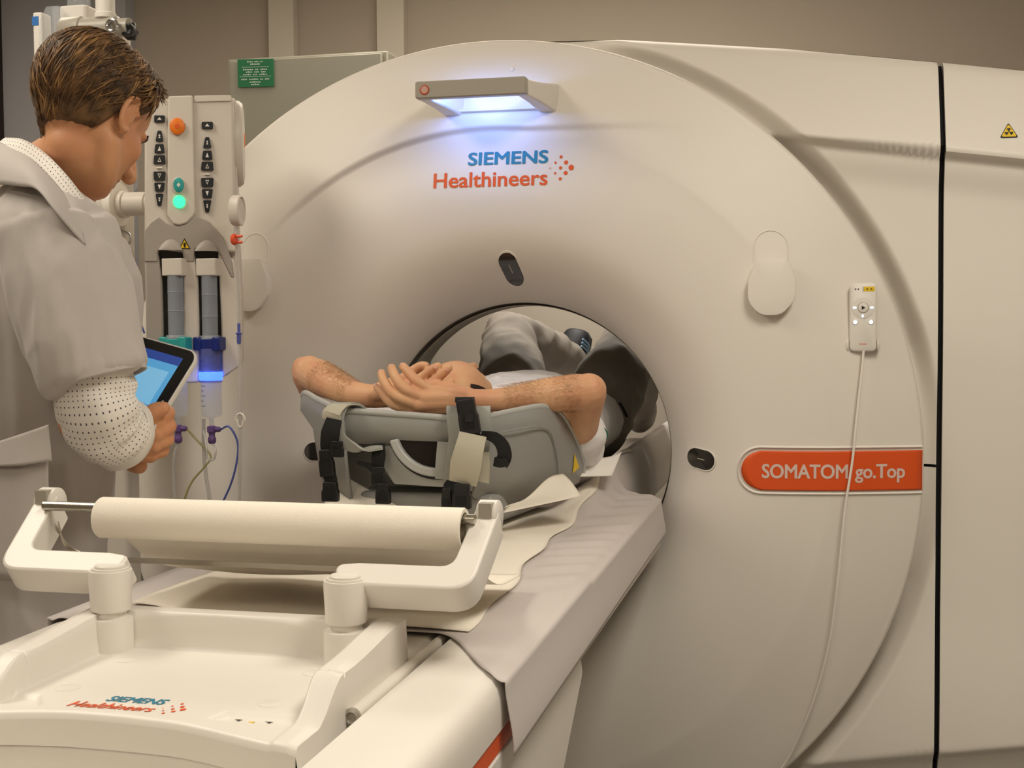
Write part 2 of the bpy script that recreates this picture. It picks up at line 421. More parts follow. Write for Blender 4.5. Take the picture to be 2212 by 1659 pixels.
m_.add([on_h(tc_[0]+.0014*math.cos(2*PI*k/12), tc_[1]+.0014*math.sin(2*PI*k/12), .0022) for k in range(12)], [tuple(range(12))])
obj('trefoil', m_, M['ink'], ws, smooth=0)
# ---- laser windows
def slot(name, cx, cz, ang, L, wd):
    m_ = MB(); ca, sa = math.cos(ang), math.sin(ang)
    pts = [(cx+a*ca-b*sa, cz+a*sa+b*ca) for a, b in rrect(-L/2, -wd/2, L/2, wd/2, wd*.48, 8)]
    n = len(pts); big = [(cx+(p[0]-cx)*1.06, cz+(p[1]-cz)*1.10) for p in pts]
    fr = obj('laser_window', MB().loft([[on_g(a, b, -.002) for a, b in big], [on_g(a, b, .0022) for a, b in big], [on_g(a, b, .0022) for a, b in pts]], cap=False), M['gantry'], G, smooth=30)
    # subdivided glass so that it follows the funnel
    g_ = MB(); rings = [[on_g(lerp(cx, a, t), lerp(cz, b, t), .0016) for a, b in pts] for t in (.02, .25, .5, .75, 1.0)]
    g_.loft(rings, cap=False); g_.add(rings[0], [tuple(range(n))])
    obj('smoked_glass', g_, M['glass_dark'], fr, smooth=60)
    mk = MB(); mk.add([on_g(cx+a*ca-b*sa, cz+a*sa+b*ca, .0021) for a, b in ((-L*.12, -.0012), (L*.14, -.0012), (L*.14, .0012), (-L*.12, .0012))], [(0,1,2,3)])
    obj('laser_slit', mk, M['greybar'], fr, smooth=0)
slot('t', .053, 1.412, math.radians(104), .072, .043)
slot('r', .481, .990, math.radians(-8), .064, .043)
slot('l', -.405, .992, math.radians(0), .064, .043)
# ---- orange name band
def band_pts(g):  # outline grown by g
    zt, zb, xl, xr = 1.016+g, .9315-g, .571-g, .9440
    r = (zt-zb)/2*.95
    return rrect(xl, zb, xr, zt, (0, r, r, 0), 10)
def band_mesh(g, off, nx=24):
    pts = band_pts(g); zs = sorted(set(round(p[1], 5) for p in pts)); m_ = MB(); rows = []
    for z in np.linspace(min(zs)+1e-4, max(zs)-1e-4, 26):
        xl = np.interp(0, [0], [0]); r = (max(zs)-min(zs))/2*.95; cz = (max(zs)+min(zs))/2
        d = abs(z-cz); x0 = .571-g + (r-math.sqrt(max(0, r*r-min(r, d)**2)))
        rows.append([on_g(lerp(x0, .9440, k/(nx-1)), z, off) for k in range(nx)])
    m_.loft(rows, closed=False, cap=False); return m_
band = obj('name_band', band_mesh(0, .0026), M['orange'], G, smooth=60, solid=.002); band['label'] = 'orange band with white model lettering'
pr = band_pts(0.003); po = band_pts(.011)
i0 = [i for i, p in enumerate(pr) if p[0] < .9439]; pr2 = [pr[i] for i in i0]; po2 = [po[i] for i in i0]
pr2 = [(.944, pr2[0][1])] + pr2 + [(.944, pr2[-1][1])]; po2 = [(.944, po2[0][1])] + po2 + [(.944, po2[-1][1])]
nd_ = [max(1, int(math.hypot(b[0]-a[0], b[1]-a[1])/.012)) for a, b in zip(pr2[:-1], pr2[1:])]
def dens(pts): return [(lerp(a[0], b[0], k/n), lerp(a[1], b[1], k/n)) for a, b, n in zip(pts[:-1], pts[1:], nd_) for k in range(n)]+[pts[-1]]
pr2, po2 = dens(pr2), dens(po2)
pm = [((a[0]+b[0])/2, (a[1]+b[1])/2) for a, b in zip(pr2, po2)]
obj('band_rim', MB().loft([[on_g(a, b, .0005) for a, b in pr2], [on_g(a, b, .0045) for a, b in pm], [on_g(a, b, -.0005) for a, b in po2]], closed=False, cap=False), M['gantry'], band, smooth=60)
def lettering(name, tf, m, parent, fn, off):
    v, f = tf; L = list(lay); return obj(name, MB().add([fn(a, b, off+L[i]*3e-5) for i, (a, b) in enumerate(v)], f), m, parent, smooth=0)
lettering('lettering', fit_text('SOMATOM', .614, .791, .9585, .0285, .026, space=.98), M['lilac'], band, on_g, .0042)
lettering('lettering', fit_text('go.Top', .805, .9085, .9585, .0285, .026, space=.98), M['lilac'], band, on_g, .0042)
# ---- maker's logo above the bore
LG = lettering('maker_logo', fit_text('SIEMENS', -.034, .149, 1.6415, .0275, .030), M['logo_blue'], G, on_g, .0012)
LG['label'] = 'blue and orange maker lettering with orange dots'
lettering('lettering', fit_text('Healthineers', -.1125, .149, 1.5925, .0325, .018), M['logo_orange'], LG, on_g, .0012)
def dots(parent, fn, ox, oz, s, off, ax=(1, 0), az=(0, 1)):
    D = [(0, 0, .9), (12, 12, 1.5), (12, -12, 1.5), (24, 25, 2.0), (24, 0, 2.1), (24, -25, 2.0), (36, 12, 2.6), (36, -12, 2.6), (48, 0, 3.5)]
    for a, b, r in D:
        a, b, r = a*s, b*s, r*1.75*s
        m_ = MB().add([fn(ox+(a+r*math.cos(2*PI*k/16))*ax[0]+(b+r*math.sin(2*PI*k/16))*az[0], oz+(a+r*math.cos(2*PI*k/16))*ax[1]+(b+r*math.sin(2*PI*k/16))*az[1], off) for k in range(16)], [tuple(range(16))])
        obj('logo_dot', m_, M['logo_orange'], parent, smooth=0)
dots(LG, on_g, .1535, 1.629, .00098, .0012)
# ---- holder hooks (shallow scoop above, raised shield below)
def hook(cx, cz, w, top, bot, arc):
    h = obj('holder_hook', MB().loft([[on_g(cx+(a-cx)*k, cz+(b-cz)*k, o_) for a, b in roundpoly([(cx-w*.62, top, .004), (cx+w*.62, top, .004), (cx+w, top-.045, .03), (cx+w, cz-.022, .05), (cx+w*.45, bot, .035), (cx-w*.45, bot, .035), (cx-w, cz-.022, .05), (cx-w, top-.045, .03)], 8)] for k, o_ in ((.93, -.004), (.93, .012), (.97, .020), (1.0, .0225), (.985, .0245), (.8, .026), (.4, .0265))]), M['gantry'], G, smooth=40)
    pts = [(cx+w*.74*math.cos(math.radians(a)), arc-w*.74+w*.74*math.sin(math.radians(a))) for a in range(0, 181, 10)]
    pts = [(cx+w*.74, top-.005)] + pts + [(cx-w*.74, top-.005)]
    obj('hook_scoop', MB().tube([on_g(a, b, .0) for a, b in pts], .0016, 8), M['gantry'], h)
hook(.6285, 1.352, .0475, 1.420, 1.302, 1.484)
hook(-.552, 1.378, .0475, 1.440, 1.318, 1.502)
# ---- light bar console
LB = obj('light_bar', MB().prism(rrect(-.112, 1.769, .131, 1.806, .005), (0, -.205, 0), (1,0,0), (0,0,1), (0,1,0), -.012, .012), M['greybar'], G, bevel=.003); LB['label'] = 'silver grey control bar lit blue from behind'
def arm_(xa, xb, fa, fb):  # side arm flaring to the gantry
    ra = [(xa, -.194, 1.770), (xb, -.194, 1.770), (xb, -.194, 1.8045), (xa, -.194, 1.8045)]
    rm = [(lerp(xa, fa, .4), -.12, 1.765), (lerp(xb, fb, .4), -.12, 1.765), (lerp(xb, fb, .4), -.12, 1.809), (lerp(xa, fa, .4), -.12, 1.809)]
    rb = [(fa, -.05, 1.752), (fb, -.05, 1.752), (fb, -.05, 1.816), (fa, -.05, 1.816)]
    re = [(fa, -.02, 1.752), (fb, -.02, 1.752), (fb, -.02, 1.816), (fa, -.02, 1.816)]
    return MB().loft([ra, rm, rb, re])
a1 = obj('console_arm', arm_(.106, .131, .128, .168), M['gantry'], LB, bevel=.004)
a2 = obj('console_arm', arm_(-.112, -.088, -.088, -.045), M['gantry'], LB, bevel=.004)
obj('console_frame', MB().loft([[(x, y, z) for y, z in ((-.075, 1.762), (-.045, 1.752), (-.03, 1.752), (-.03, 1.768), (-.07, 1.768))] for x in (-.085, -.04, .12, .160)]), M['gantry'], LB, bevel=.002)
obj('console_lid', MB().box((-.085, -.185, 1.8), (.128, -.155, 1.8045)), M['gantry'], LB, bevel=.002)
led = obj('led_strip', MB().box((-.082, -.1925, 1.776), (.102, -.189, 1.799)), M['led_blue'], LB, smooth=0)
bt = obj('power_button', MB().rev([(.0105, 0), (.0105, .0018), (.0085, .0024), (.008, .0016), (.001, .0016)], (-.0905, -.2165, 1.787), (0,-1,0), 28), mat('button_red', '#B9482E', .4), LB)
obj('button_face', MB().rev([(.0078, 0), (.0078, .0019), (.001, .0021)], (-.0905, -.2165, 1.787), (0,-1,0), 24), mat('button_pink', '#C9A08E', .4), bt)
obj('sensor_dot', MB().rev([(.006, -.004), (.006, .002), (.0045, .0035), (.001, .0038)], on_g(.058, 1.857, 0), tuple(gnormal(.058, 1.857)), 20), M['white'], G)
# blue light of the strip itself, pointing at the cover
ll = bpy.data.lights.new('led_strip_light', 'AREA'); ll.shape = 'RECTANGLE'; ll.size = .18; ll.size_y = .02; ll.energy = 0.29; ll.color = (.27, .45, 1.0)
lo = bpy.data.objects.new('led_strip_light', ll); COL.objects.link(lo); lo.location = (.01, -.186, 1.787); lo.rotation_euler = (math.radians(90), 0, 0)
# ---- hand remote in its cradle
RC = thing('remote_control', 'white wired hand remote with glowing buttons hung beside the disc rim', 'remote control', tuple(on_g(.82, 1.23, .02)))
def rem(a, b, off): # local frame of the remote on the cover
    return Vector((a, gy(.82, 1.30)-.012-off, b))
rx0, rx1, rz0, rz1 = .7925, .8485, 1.226, 1.371
outl = rrect(rx0, rz0, rx1, rz1, .010, 6)
def shrink(p, k): cx, cz = (rx0+rx1)/2, (rz0+rz1)/2; w, h = rx1-rx0, rz1-rz0; return [(cx+(a-cx)*(1-2*k/w), cz+(b-cz)*(1-2*k/h)) for a, b in p]
obj('remote_body', MB().loft([[rem(a, b, d) for a, b in shrink(outl, k)] for k, d in ((.003, -.008), (0, -.003), (0, .006), (.0012, .0085), (.0035, .010))]), M['cream'], RC, smooth=40)
def rdisc(cx, cz, r, d, n=20): return MB().loft([[rem(cx+r*q*math.cos(2*PI*k/n), cz+r*q*math.sin(2*PI*k/n), dd) for k in range(n)] for q, dd in ((1, .009), (1, d), (.85, d+.0006))])
M['led_white'] = mat('white_led', '#EAF2FF', .4, emit='#CFE2FF', es=2.2)
rcx = (rx0+rx1)/2
dp = obj('direction_pad', rdisc(rcx, 1.3185, .0225, .0108, 32), M['cream'], RC)
pb = obj('play_button', rdisc(rcx, 1.3185, .0115, .0118, 28), M['greybar'], RC)
obj('button_face', rdisc(rcx, 1.3185, .0100, .0124, 28), M['cream'], pb)
obj('play_symbol', MB().add([rem(rcx-.0032, 1.3185+.0042, .0135), rem(rcx-.0032, 1.3185-.0042, .0135), rem(rcx+.0045, 1.3185, .0135)], [(0,1,2)]), M['ink'], pb, smooth=0)
for px_, pz_, w_, h_ in ((rcx-.0175, 1.3185, .0065, .003), (rcx+.0175, 1.3185, .0065, .003), (rcx-.001, 1.301, .003, .005)):
    obj('lit_arrow', MB().box(tuple(rem(px_-w_/2, pz_-h_/2, .0122)), tuple(rem(px_+w_/2, pz_+h_/2, .0112))), M['led_white'], RC, smooth=0)
for px_ in (rcx-.016, rcx+.016):
    b_ = obj('round_button', rdisc(px_, 1.288, .0062, .0105), M['cream'], RC); obj('button_light', rdisc(px_, 1.288, .0038, .0118), M['led_white'], b_)
obj('label_field', MB().add([rem(a, b, .0104) for a, b in rrect(rcx+.001, 1.3525, rx1-.005, 1.3625, .001)], [tuple(range(28))]), M['yellow'], RC, smooth=0)
m_ = MB()
for a_ in (rcx-.016, rcx-.010, rcx+.008, rcx+.016): m_.add([rem(a_+.0024*math.cos(2*PI*k/3+PI/2*3), 1.3575+.0024*math.sin(2*PI*k/3+PI/2*3), .0109) for k in range(3)], [(0,1,2)])
m_.add([rem(a, b, .0109) for a, b in ((rcx-.0008, 1.352), (rcx, 1.352), (rcx, 1.363), (rcx-.0008, 1.363))], [(0,1,2,3)])
m_.add([rem(a, b, .0109) for a, b in ((rcx-.004, 1.3345), (rcx+.004, 1.3345), (rcx+.004, 1.3355), (rcx-.004, 1.3355))], [(0,1,2,3)])
obj('printed_symbols', m_, M['ink'], RC, smooth=0)
m_ = MB().add([rem(a, b, .0104) for a, b in ((rcx-.008, 1.2415), (rcx+.008, 1.2415), (rcx+.008, 1.2427), (rcx-.008, 1.2427))], [(0,1,2,3)])
obj('printed_line', m_, M['logo_orange'], RC, smooth=0)
for sx in (-1, 1):
    xx = rx0-.001 if sx < 0 else rx1+.001
    cr = MB().loft([[Vector((xx+sx*dx*q, rem(0, 0, d).y, 1.239+dz*q)) for dx, dz in [(.006*math.cos(math.radians(t)), .012*math.sin(math.radians(t))) for t in range(-90, 91, 15)]] for q, d in ((1, -.012), (1, .006), (.7, .009))])
    obj('cradle_cheek', cr, M['gantry'], G, smooth=60)
cb = [(.818, 1.226), (.815, 1.19), (.805, 1.10), (.795, 1.0), (.7805, .90), (.7715, .80), (.762, .70), (.7515, .62), (.735, .54), (.712, .46), (.690, .40), (.667, .345), (.64, .30), (.60, .25)]
cpts = []
for k, (a, b) in enumerate(cb):
    cpts.append(on_g(a, b, .014 if k < 1 else .012+.012*math.sin(PI*k/len(cb))))
obj('cable', MB().tube(spline(cpts, 8), .0026, 8), M['white'], RC)
# ================================================================ patient table
TC = .062       # centre line of the table
T = thing('patient_table', 'white motorised patient table with sliding top leading into the scanner bore', 'examination table', (TC, -.9, 0))
YN = -2.35
# fixed base: deck covers both sides of the channel, side skin, lower body
def side_prof(sx):
    # (distance from centre, z) going over the top edge and down the side
    P = [(.2205, .86), (.2205, .896), (.2245, .9005), (.270, .9005), (.302, .9000), (.317, .8965), (.325, .889), (.3285, .878), (.330, .862), (.330, .844), (.3255, .841), (.3255, .819), (.329, .816), (.329, .795), (.317, .786), (.305, .783), (.19, .783)]
    return [(TC+sx*a, z) for a, z in P]
DY0, DY1 = YN, -.035
for sx in (1, -1):
    obj('deck_cover', MB().loft([[(x, y, z) for x, z in side_prof(sx)] for y in (DY0, DY1)]), M['cream'], T, smooth=35)
    x = TC+sx*.3275
    obj('orange_stripe', MB().box((min(x, x-sx*.01), DY0, .8195), (max(x, x-sx*.01), -.9, .8405)), M['orange'], T, smooth=0)
# lower body with slanted, rounded scanner end
def lowring(x0, x1, dy, n=8):
    # outline in (y, z)
    pts = roundpoly([(YN, .55, .01), (-1.55, .40, .15), (-1.25+dy, .55, .2), (-.93+dy, .752, .03), (-.95+dy, .784, .02), (YN, .784, 0)], 6)
    return pts
lp = lowring(0, 0, 0)
lb = MB().loft([[(TC+x, y, z) for y, z in lp] for x in (-.318, .318)])
obj('base_body', lb, M['cream'], T, smooth=30, bevel=.012, seg=3)
obj('pedestal', MB().loft([[(TC+a*.9, -1.7+b, z) for a, b in rrect(-.22, -.55, .22, .55, .1)] for z in (.0, .06, .45)]), M['cream'], T, smooth=40)
# channel floor and rails
obj('slide_channel', MB().box((TC-.225, -1.66, .81), (TC+.225, -.04, .868)), M['gap'], T, smooth=0)
for sx in (1, -1):
    m_ = MB()
    for a, z, r in ((.2050, .8905, .0078), (.2105, .884, .0050)):
        m_.tube([(TC+sx*a, -1.638, z), (TC+sx*a, .9, z)], r, 12)
    m_.box((TC+sx*.2035-.006, -1.637, .868), (TC+sx*.2035+.006, .9, .886))
    rl = obj('side_rail', m_, M['white'], T, smooth=50)
    obj('rail_end', MB().rev([(.0095, 0), (.0095, .004), (.006, .006), (.0035, .003), (.001, .003)], (TC+sx*.205, -1.637, .8905), (0,-1,0), 20), M['greybar'], rl)
# sliding top plate under the cloth
obj('table_top', MB().loft([[(TC+a, y, z) for a, z in ((-.2, .868), (.2, .868), (.205, .885), (.19, .897), (-.19, .897), (-.205, .885))] for y in (-1.46, 1.35)]), M['cream'], T, smooth=30)
# ---- end tray (heightfield with rims, back wall, two pockets)
TR0, TR1, TY0, TY1 = -.1400, .2590, -1.752, -1.436
def yfront(x): return -1.730 + .012*math.cos((x-.02)*9) - .030*sstep(.10, .27, x) - .012*sstep(.0, -.15, x)
def tray_h(x, y):
    fl = .899
    e = min(x-TR0, TR1-x)                         # distance to a side edge
    sh = lerp(.9475, .9375, sstep(-1.45, -1.62, y))   # side rim height
    sh = lerp(sh, .901, sstep(-1.640, -1.715, y))
    if -1.640 < y < -1.6365: sh -= .005
    inn = .030 - .004*sstep(-1.64, -1.70, y)
    rim = sstep(inn+.006, inn-.001, e)
    rim *= 1
    z = lerp(fl, sh, rim)
    if rim > .98: z -= .0025*sstep(.012, .0, e)
    back = sstep(-1.464, -1.459, y)             # rear wall
    z = max(z, lerp(fl, .9445, back))
    # left pocket, right pocket
    def pocket(xa, xb, ya, yb, d, s=.006): return d*sstep(xa-s, xa+s, x)*sstep(xb+s, xb-s, x)*sstep(ya-s, ya+s, y)*sstep(yb+s, yb-s, y)
    z -= pocket(-.112, -.06-.6*(y+1.69), -1.698, -1.665, .005, .005)*(1-rim)
    z -= pocket(.140+.25*(y+1.70), .232, -1.700, -1.672, .005, .005)*(1-rim)
    # crowned front lip
    z += .003*sstep(-1.68, -1.72, y)*sstep(.16, .0, abs(x-.02))
    yf = yfront(x); d = y-yf
    if d < .008: z -= (.008-math.sqrt(max(0, .008**2-(.008-max(0, d))**2)))
    return z
mb = MB(); NX, NY = 206, 190
def tfn(u, v):
    x = lerp(TR0, TR1, u); y = lerp(yfront(x), TY1, v); z = tray_h(x, y)
    return (x, y, z)
mb.grid(NX, NY, tfn)
# skirts
def skirt(pts, inset):
    mb.loft([pts, [(p[0]+inset[0], p[1]+inset[1], .866) for p in pts]], closed=False, cap=False)
us = [i/(NX-1) for i in range(NX)]; vs = [i/(NY-1) for i in range(NY)]
skirt([tfn(u, 0) for u in us], (0, -.002)); skirt([tfn(u, 1) for u in us], (0, 0.004)); skirt([tfn(0, v) for v in vs], (-.004, 0)); skirt([tfn(1, v) for v in vs], (.004, 0))
TRAY = obj('end_tray', mb, M['cream'], T, smooth=180, fixn=True)
# table end below the tray lip
mb = MB(); fx = list(np.linspace(TR0-.003, TR1+.003, 30))
mb.loft([[(x, yfront(min(max(x, TR0), TR1))+.0015, .8645) for x in fx], [(x, yfront(min(max(x, TR0), TR1))+.0005, .80) for x in fx], [(x, yfront(min(max(x, TR0), TR1))+.02, .72) for x in fx]], closed=False, cap=False)
mb.loft([[(TR1+.003, yfront(TR1)+.0015, .8645), (TR1+.003, -1.4, .8645)], [(TR1+.003, yfront(TR1)+.0005, .80), (TR1+.003, -1.4, .80)]], closed=False, cap=False)
mb.loft([[(TR0-.003, yfront(TR0)+.0015, .8645), (TR0-.003, -1.4, .8645)], [(TR0-.003, yfront(TR0)+.0005, .80), (TR0-.003, -1.4, .80)]], closed=False, cap=False)
obj('end_fascia', mb, M['cream'], T, smooth=40)
def on_t(x, y, off=.0008): return Vector((x, y, tray_h(x, y)+off))
tl = lambda a, b, off: on_t(a, b, off)
v_, f_ = fit_text('SIEMENS', .004, .070, -1.6690, .0165, .030)
L_ = list(lay); TL = obj('tray_logo', MB().add([on_t(a+.10*(b+1.664), b, .0005+L_[i]*3e-5) for i, (a, b) in enumerate(v_)], f_), M['logo_blue'], TRAY, smooth=0); TL['label'] = 'blue and orange maker lettering on the tray lip'
v_, f_ = fit_text('Healthineers', -.021, .0735, -1.6970, .0205, .018)
L_ = list(lay); obj('lettering', MB().add([on_t(a+.10*(b+1.664), b, .0005+L_[i]*3e-5) for i, (a, b) in enumerate(v_)], f_), M['logo_orange'], TL, smooth=0)
dots(TL, on_t, .0765, -1.6800, .00047, .0006, (1, 0), (.1, 1.5))
# printed marks in the right pocket
m_ = MB()
for a_, b_ in ((.163, -1.684), (.196, -1.684)):
    m_.add([on_t(a_+p, b_+q, .0006) for p, q in ((-.004, -.001), (.004, -.001), (.004, .0005), (-.004, .0005))], [(0,1,2,3)])
    m_.add([on_t(a_+p, b_+q, .0006) for p, q in ((-.001, -.004), (.002, -.004), (.003, -.001), (.000, -.001))], [(0,1,2,3)])
obj('printed_marks', m_, M['ink'], TRAY, smooth=0)
obj('caution_mark', MB().add([on_t(.179+p, -1.690+q, .0006) for p, q in ((-.004, .003), (.004, .003), (0, -.004))], [(0,1,2)]), M['yellow'], TRAY, smooth=0)
for a_, b_ in ((-.060, -1.515), (-.062, -1.634), (.178, -1.522), (.178, -1.640)):
    obj('screw_cover', MB().rev([(.0135, -.002), (.0135, .0004), (.0125, .0009), (.001, .0009)], (a_, b_, .899), 'z', 28), M['cream'], TRAY)
# ---- swing arms and paper holder on the tray
HB = (-.104, .199); HY = -1.474
ca, sa = math.cos(math.radians(36)), math.sin(math.radians(36))
EU, EN = Vector((0, ca, sa)), Vector((0, -sa, ca))
for k, hx in enumerate(HB):
    sx = 1 if k else -1
    sock = obj('post_socket', MB().rev([(.0265, .895), (.0262, .933), (.0255, .938), (.019, .9395), (.0185, .950), (.001, .950)], (hx, HY, 0), 'z', 36), M['cream'], TRAY)
    m_ = MB().rev([(.0235, .9475), (.0240, .949), (.0262, .992), (.0255, .9965), (.0225, .9965), (.0222, .999), (.001, .999)], (hx, HY, 0), 'z', 40)
    A = obj('swing_arm', m_, M['cream'], T, smooth=40)
    obj('hub_cap', MB().rev([(.0185, .998), (.0185, 1.0015), (.017, 1.003), (.001, 1.0033)], (hx, HY, 0), 'z', 32), M['cream'], A)
    # bent arm in a tilted plane; a = along x from the hub, b = along EU
    out = [(-.012, .006, .012), (.02, -.004, .0), (.152, -.004, .032), (.161, .128, .012), (.131, .128, .008), (.123, .030, .018), (.01, .030, .02), (-.018, .026, .010)]
    out = roundpoly(out, 7)
    o_ = Vector((hx, HY-.006, .996)); 
    m_ = MB().loft([[o_ + Vector((sx*(lerp(.085, a, q)), 0, 0)) + EU*lerp(.05, b, q) + EN*d for a, b in out] for q, d in ((1, -.041), (1, -.002), (.985, .0005))])
    obj('arm_bar', m_, M['cream'], A, smooth=30, bevel=.003)
    # end head with rod notch
    hc = o_ + Vector((sx*.146, 0, 0)) + EU*.124 + EN*(-.012)
    m_ = MB().rev([(.018, -.013), (.0205, -.011), (.0205, .011), (.018, .013)], hc, 'x', 28)
    obj('rod_holder', m_, M['cream'], A, smooth=40)
    obj('rod_notch', MB().box((hc.x-.008, hc.y-.022, hc.z+.002), (hc.x+.008, hc.y-.004, hc.z+.019)), M['greybar'], A, smooth=0)
    for q in (-1, 1): obj('screw', MB().rev([(.0028, 0), (.0028, .001), (.001, .0012)], hc+Vector((-sx*.0132, -.006*q, -.012+.006*q)), (-sx, 0, 0), 12), M['dark'], A)
ROD = obj('roll_rod', MB().tube([(-.240, -1.402, 1.060), (.335, -1.402, 1.060)], .0062, 14), M['metal'], T)
bl = spline([(-.228, -1.385, 1.035), (-.235, -1.36, 1.005), (-.222, -1.338, .985), (-.19, -1.335, .9815), (0, -1.335, .9815), (.27, -1.335, .9815), (.315, -1.338, .985), (.331, -1.36, 1.005), (.326, -1.385, 1.035)], 6)
obj('tear_bail', MB().loft([[(p[0], p[1]-.006, p[2]-.0035), (p[0], p[1]-.006, p[2]+.0035), (p[0], p[1]-.004, p[2]+.0035), (p[0], p[1]-.004, p[2]-.0035)] for p in bl]), M['metal'], T, smooth=30)
# ================================================================ paper roll with its free sheet
M['paper'] = mat('crepe_paper', '#EFE7D8', 0.85, bump=0.35, bscale=500)
M['sheet'] = mat('grey_draw_sheet', '#C9C1BC', 0.6, bump=0.1, bscale=700, sheen=.1)
RY, RZ = -1.402, 1.0475
PR = thing('paper_roll', 'roll of cream couch paper on the rod over the end tray', 'paper roll', (.083, RY, RZ-.026))
def cyl(x0, x1, ro, ri):
    n = 48; R = []
    for x, r in ((x0, ri), (x0, ro-.001), (x0+.0015, ro), (x1-.0015, ro), (x1, ro-.001), (x1, ri), (x1-.05, ri)):
        R.append([(x, RY+r*math.cos(2*PI*j/n), RZ+r*math.sin(2*PI*j/n)) for j in range(n)])
    R.append([(x0, RY+ri*math.cos(2*PI*j/n), RZ+ri*math.sin(2*PI*j/n)) for j in range(n)])
    return MB().loft(R, cap=False)
obj('wound_paper', cyl(-.158, .322, .026, .0205), M['paper'], PR, smooth=40)
obj('core', cyl(-.155, .3185, .0208, .0195), mat('cardboard', '#9A8C72', .85), PR, smooth=40)
# sheet: from the back of the roll down behind the bail, then along the table towards the scanner
def top_z(x, y):     # table surface the sheets lie on
    z = .9005
    rise = sstep(-.55, .1, y)
    d = abs(x-TC)
    z += rise*(.058*sstep(.12, .20, d)*sstep(.255, .205, d) + .006)
    return z
mb = MB()
prof = spline([(RY+.0255, RZ+.004), (RY+.034, RZ-.022), (RY+.070, .998), (RY+.12, .968), (RY+.20, .944), (RY+.32, .934)], 6)
mb.grid(len(prof), 36, lambda u, v: (lerp(-.155, .318, v) + .0*u, prof[int(round(u*(len(prof)-1)))][0], prof[int(round(u*(len(prof)-1)))][1] + .004*u*math.sin(v*9+u*3)))
obj('free_end', mb, M['paper'], PR, smooth=180, solid=.0008)
# couch paper lying on the table: torn front edge, flared right hand edge
mb = MB()
def paper_pt(u, v):
    y0 = -1.325 + .05*sstep(.40, .0, v)      # near edge
    y = lerp(y0, .35, u)
    ls = -.175 - .02*math.sin(y*4); rs = .300 - .028*sstep(-1.2, -.7, y) + .006*math.sin(y*23)
    x = lerp(ls, rs, v)
    z = top_z(x, y) + .0065 + .0016*math.sin(x*31+y*9)*sstep(.9, .2, u)
    return (x, y, z)
mb.grid(90, 50, paper_pt)
tag(obj('couch_paper', mb, M['paper'], smooth=180, solid=.0008), 'cream couch paper spread over the table top under the arm support', 'paper sheet')
# ================================================================ grey draw sheet over the table
def sheet_pt(u, v):
    """u along y, v across from the left hem to the right hem"""
    # cross section: list of (x, z) with lengths
    y = lerp(-1.35, 1.30, u)
    t = v
    near = sstep(.12, 0, u)
    inb = sstep(-.06, .03, y)                 # narrower once inside the bore
    xe = lerp(.3305, .235, inb)                # half width of the crest
    drop_r = .085 - .010*math.sin(3*u) ; drop_l = .06
    drop_r = lerp(drop_r, .07, inb)
    W_ = 2*xe; tot = drop_l + W_ + drop_r; s = t*tot
    if s < drop_l:
        x = -xe-.004; z = .9015-(drop_l-s)
    elif s > drop_l+W_:
        e = s-drop_l-W_; x = xe+.004 + .010*sstep(0, .08, e); z = .9015-e
    else:
        x = -xe + (s-drop_l); z = .9015
        d = min(s-drop_l, drop_l+W_-s)
        z -= .006*sstep(.02, 0, d)
    X = TC+x
    if abs(x) < xe: z = max(z, top_z(X, y)+.003-.006*sstep(.02, 0, xe-abs(x)))
    # skewed near hem
    y += near*(-.16*sstep(.20, .335, x) + .02*math.sin(x*9))
    if x > .12 and x < xe:     # wrinkles pulled across the right hand deck
        w = sstep(.215, .26, x)*sstep(xe, xe-.03, x)*sstep(-1.2, -.8, y)*sstep(.1, -.05, y)
        z += w*.0035*math.sin((y*1.0 - x*.55)*70 + 2*math.sin(y*9)) 
    return (X, y, z)
mb = MB().grid(240, 150, sheet_pt)
tag(obj('draw_sheet', mb, M['sheet'], smooth=180, solid=.0012), 'grey lilac draw sheet draped over the table and its right side', 'sheet')
# ================================================================ arm support on the table
M['pgrey'] = mat('grey_support_plastic', '#93938F', 0.42, bump=0.06, bscale=600)
M['pgrey_l'] = mat('pale_grey_plastic', '#B4B5B1', 0.4, bump=0.05)
M['webbing'] = mat('black_webbing', '#121212', 0.75, bump=0.4, bscale=900)
M['velcro'] = mat('beige_tape', '#BDB8A6', 0.85, bump=0.3, bscale=900)
M['padcloth'] = mat('grey_pad_cloth', '#A3A49E', 0.7, bump=0.3, bscale=700)
AS = thing('arm_support', 'grey plastic arm and head support with black straps under the patient arms', 'arm support', (.02, -.45, .915))
def A3(px, py, y): return at(px, py, 'y', y)
def shell(rows, n, name, m, parent, th, **k):
    """rows: lists of (px, py, y); spline along each row, then loft"""
    R = [spline([A3(*q) for q in r], n) for r in rows]
    return obj(name, MB().loft(R, closed=False, cap=False), m, parent, smooth=70, solid=th, **k), R
rimR = [(1040, 903, -.615), (1110, 888, -.53), (1168, 878, -.46), (1200, 886, -.41), (1221, 910, -.36), (1243, 952, -.30), (1258, 996, -.25), (1258, 1022, -.235)]
m1R = [(1040, 930, -.622), (1110, 920, -.545), (1166, 912, -.475), (1196, 918, -.425), (1216, 937, -.372), (1238, 968, -.31), (1253, 1004, -.258), (1254, 1024, -.24)]
m2R = [(1035, 1010, -.618), (1100, 1020, -.55), (1155, 1012, -.48), (1185, 1008, -.43), (1208, 1010, -.38), (1232, 1015, -.32), (1248, 1025, -.265), (1251, 1030, -.245)]
botR = [(1020, 1072, -.60), (1080, 1100, -.53), (1130, 1090, -.46), (1165, 1074, -.41), (1195, 1062, -.365), (1225, 1052, -.31), (1245, 1042, -.265), (1248, 1038, -.25)]
wr, RR = shell([rimR, m1R, m2R, botR], 8, 'right_wing', M['pgrey'], AS, .008)
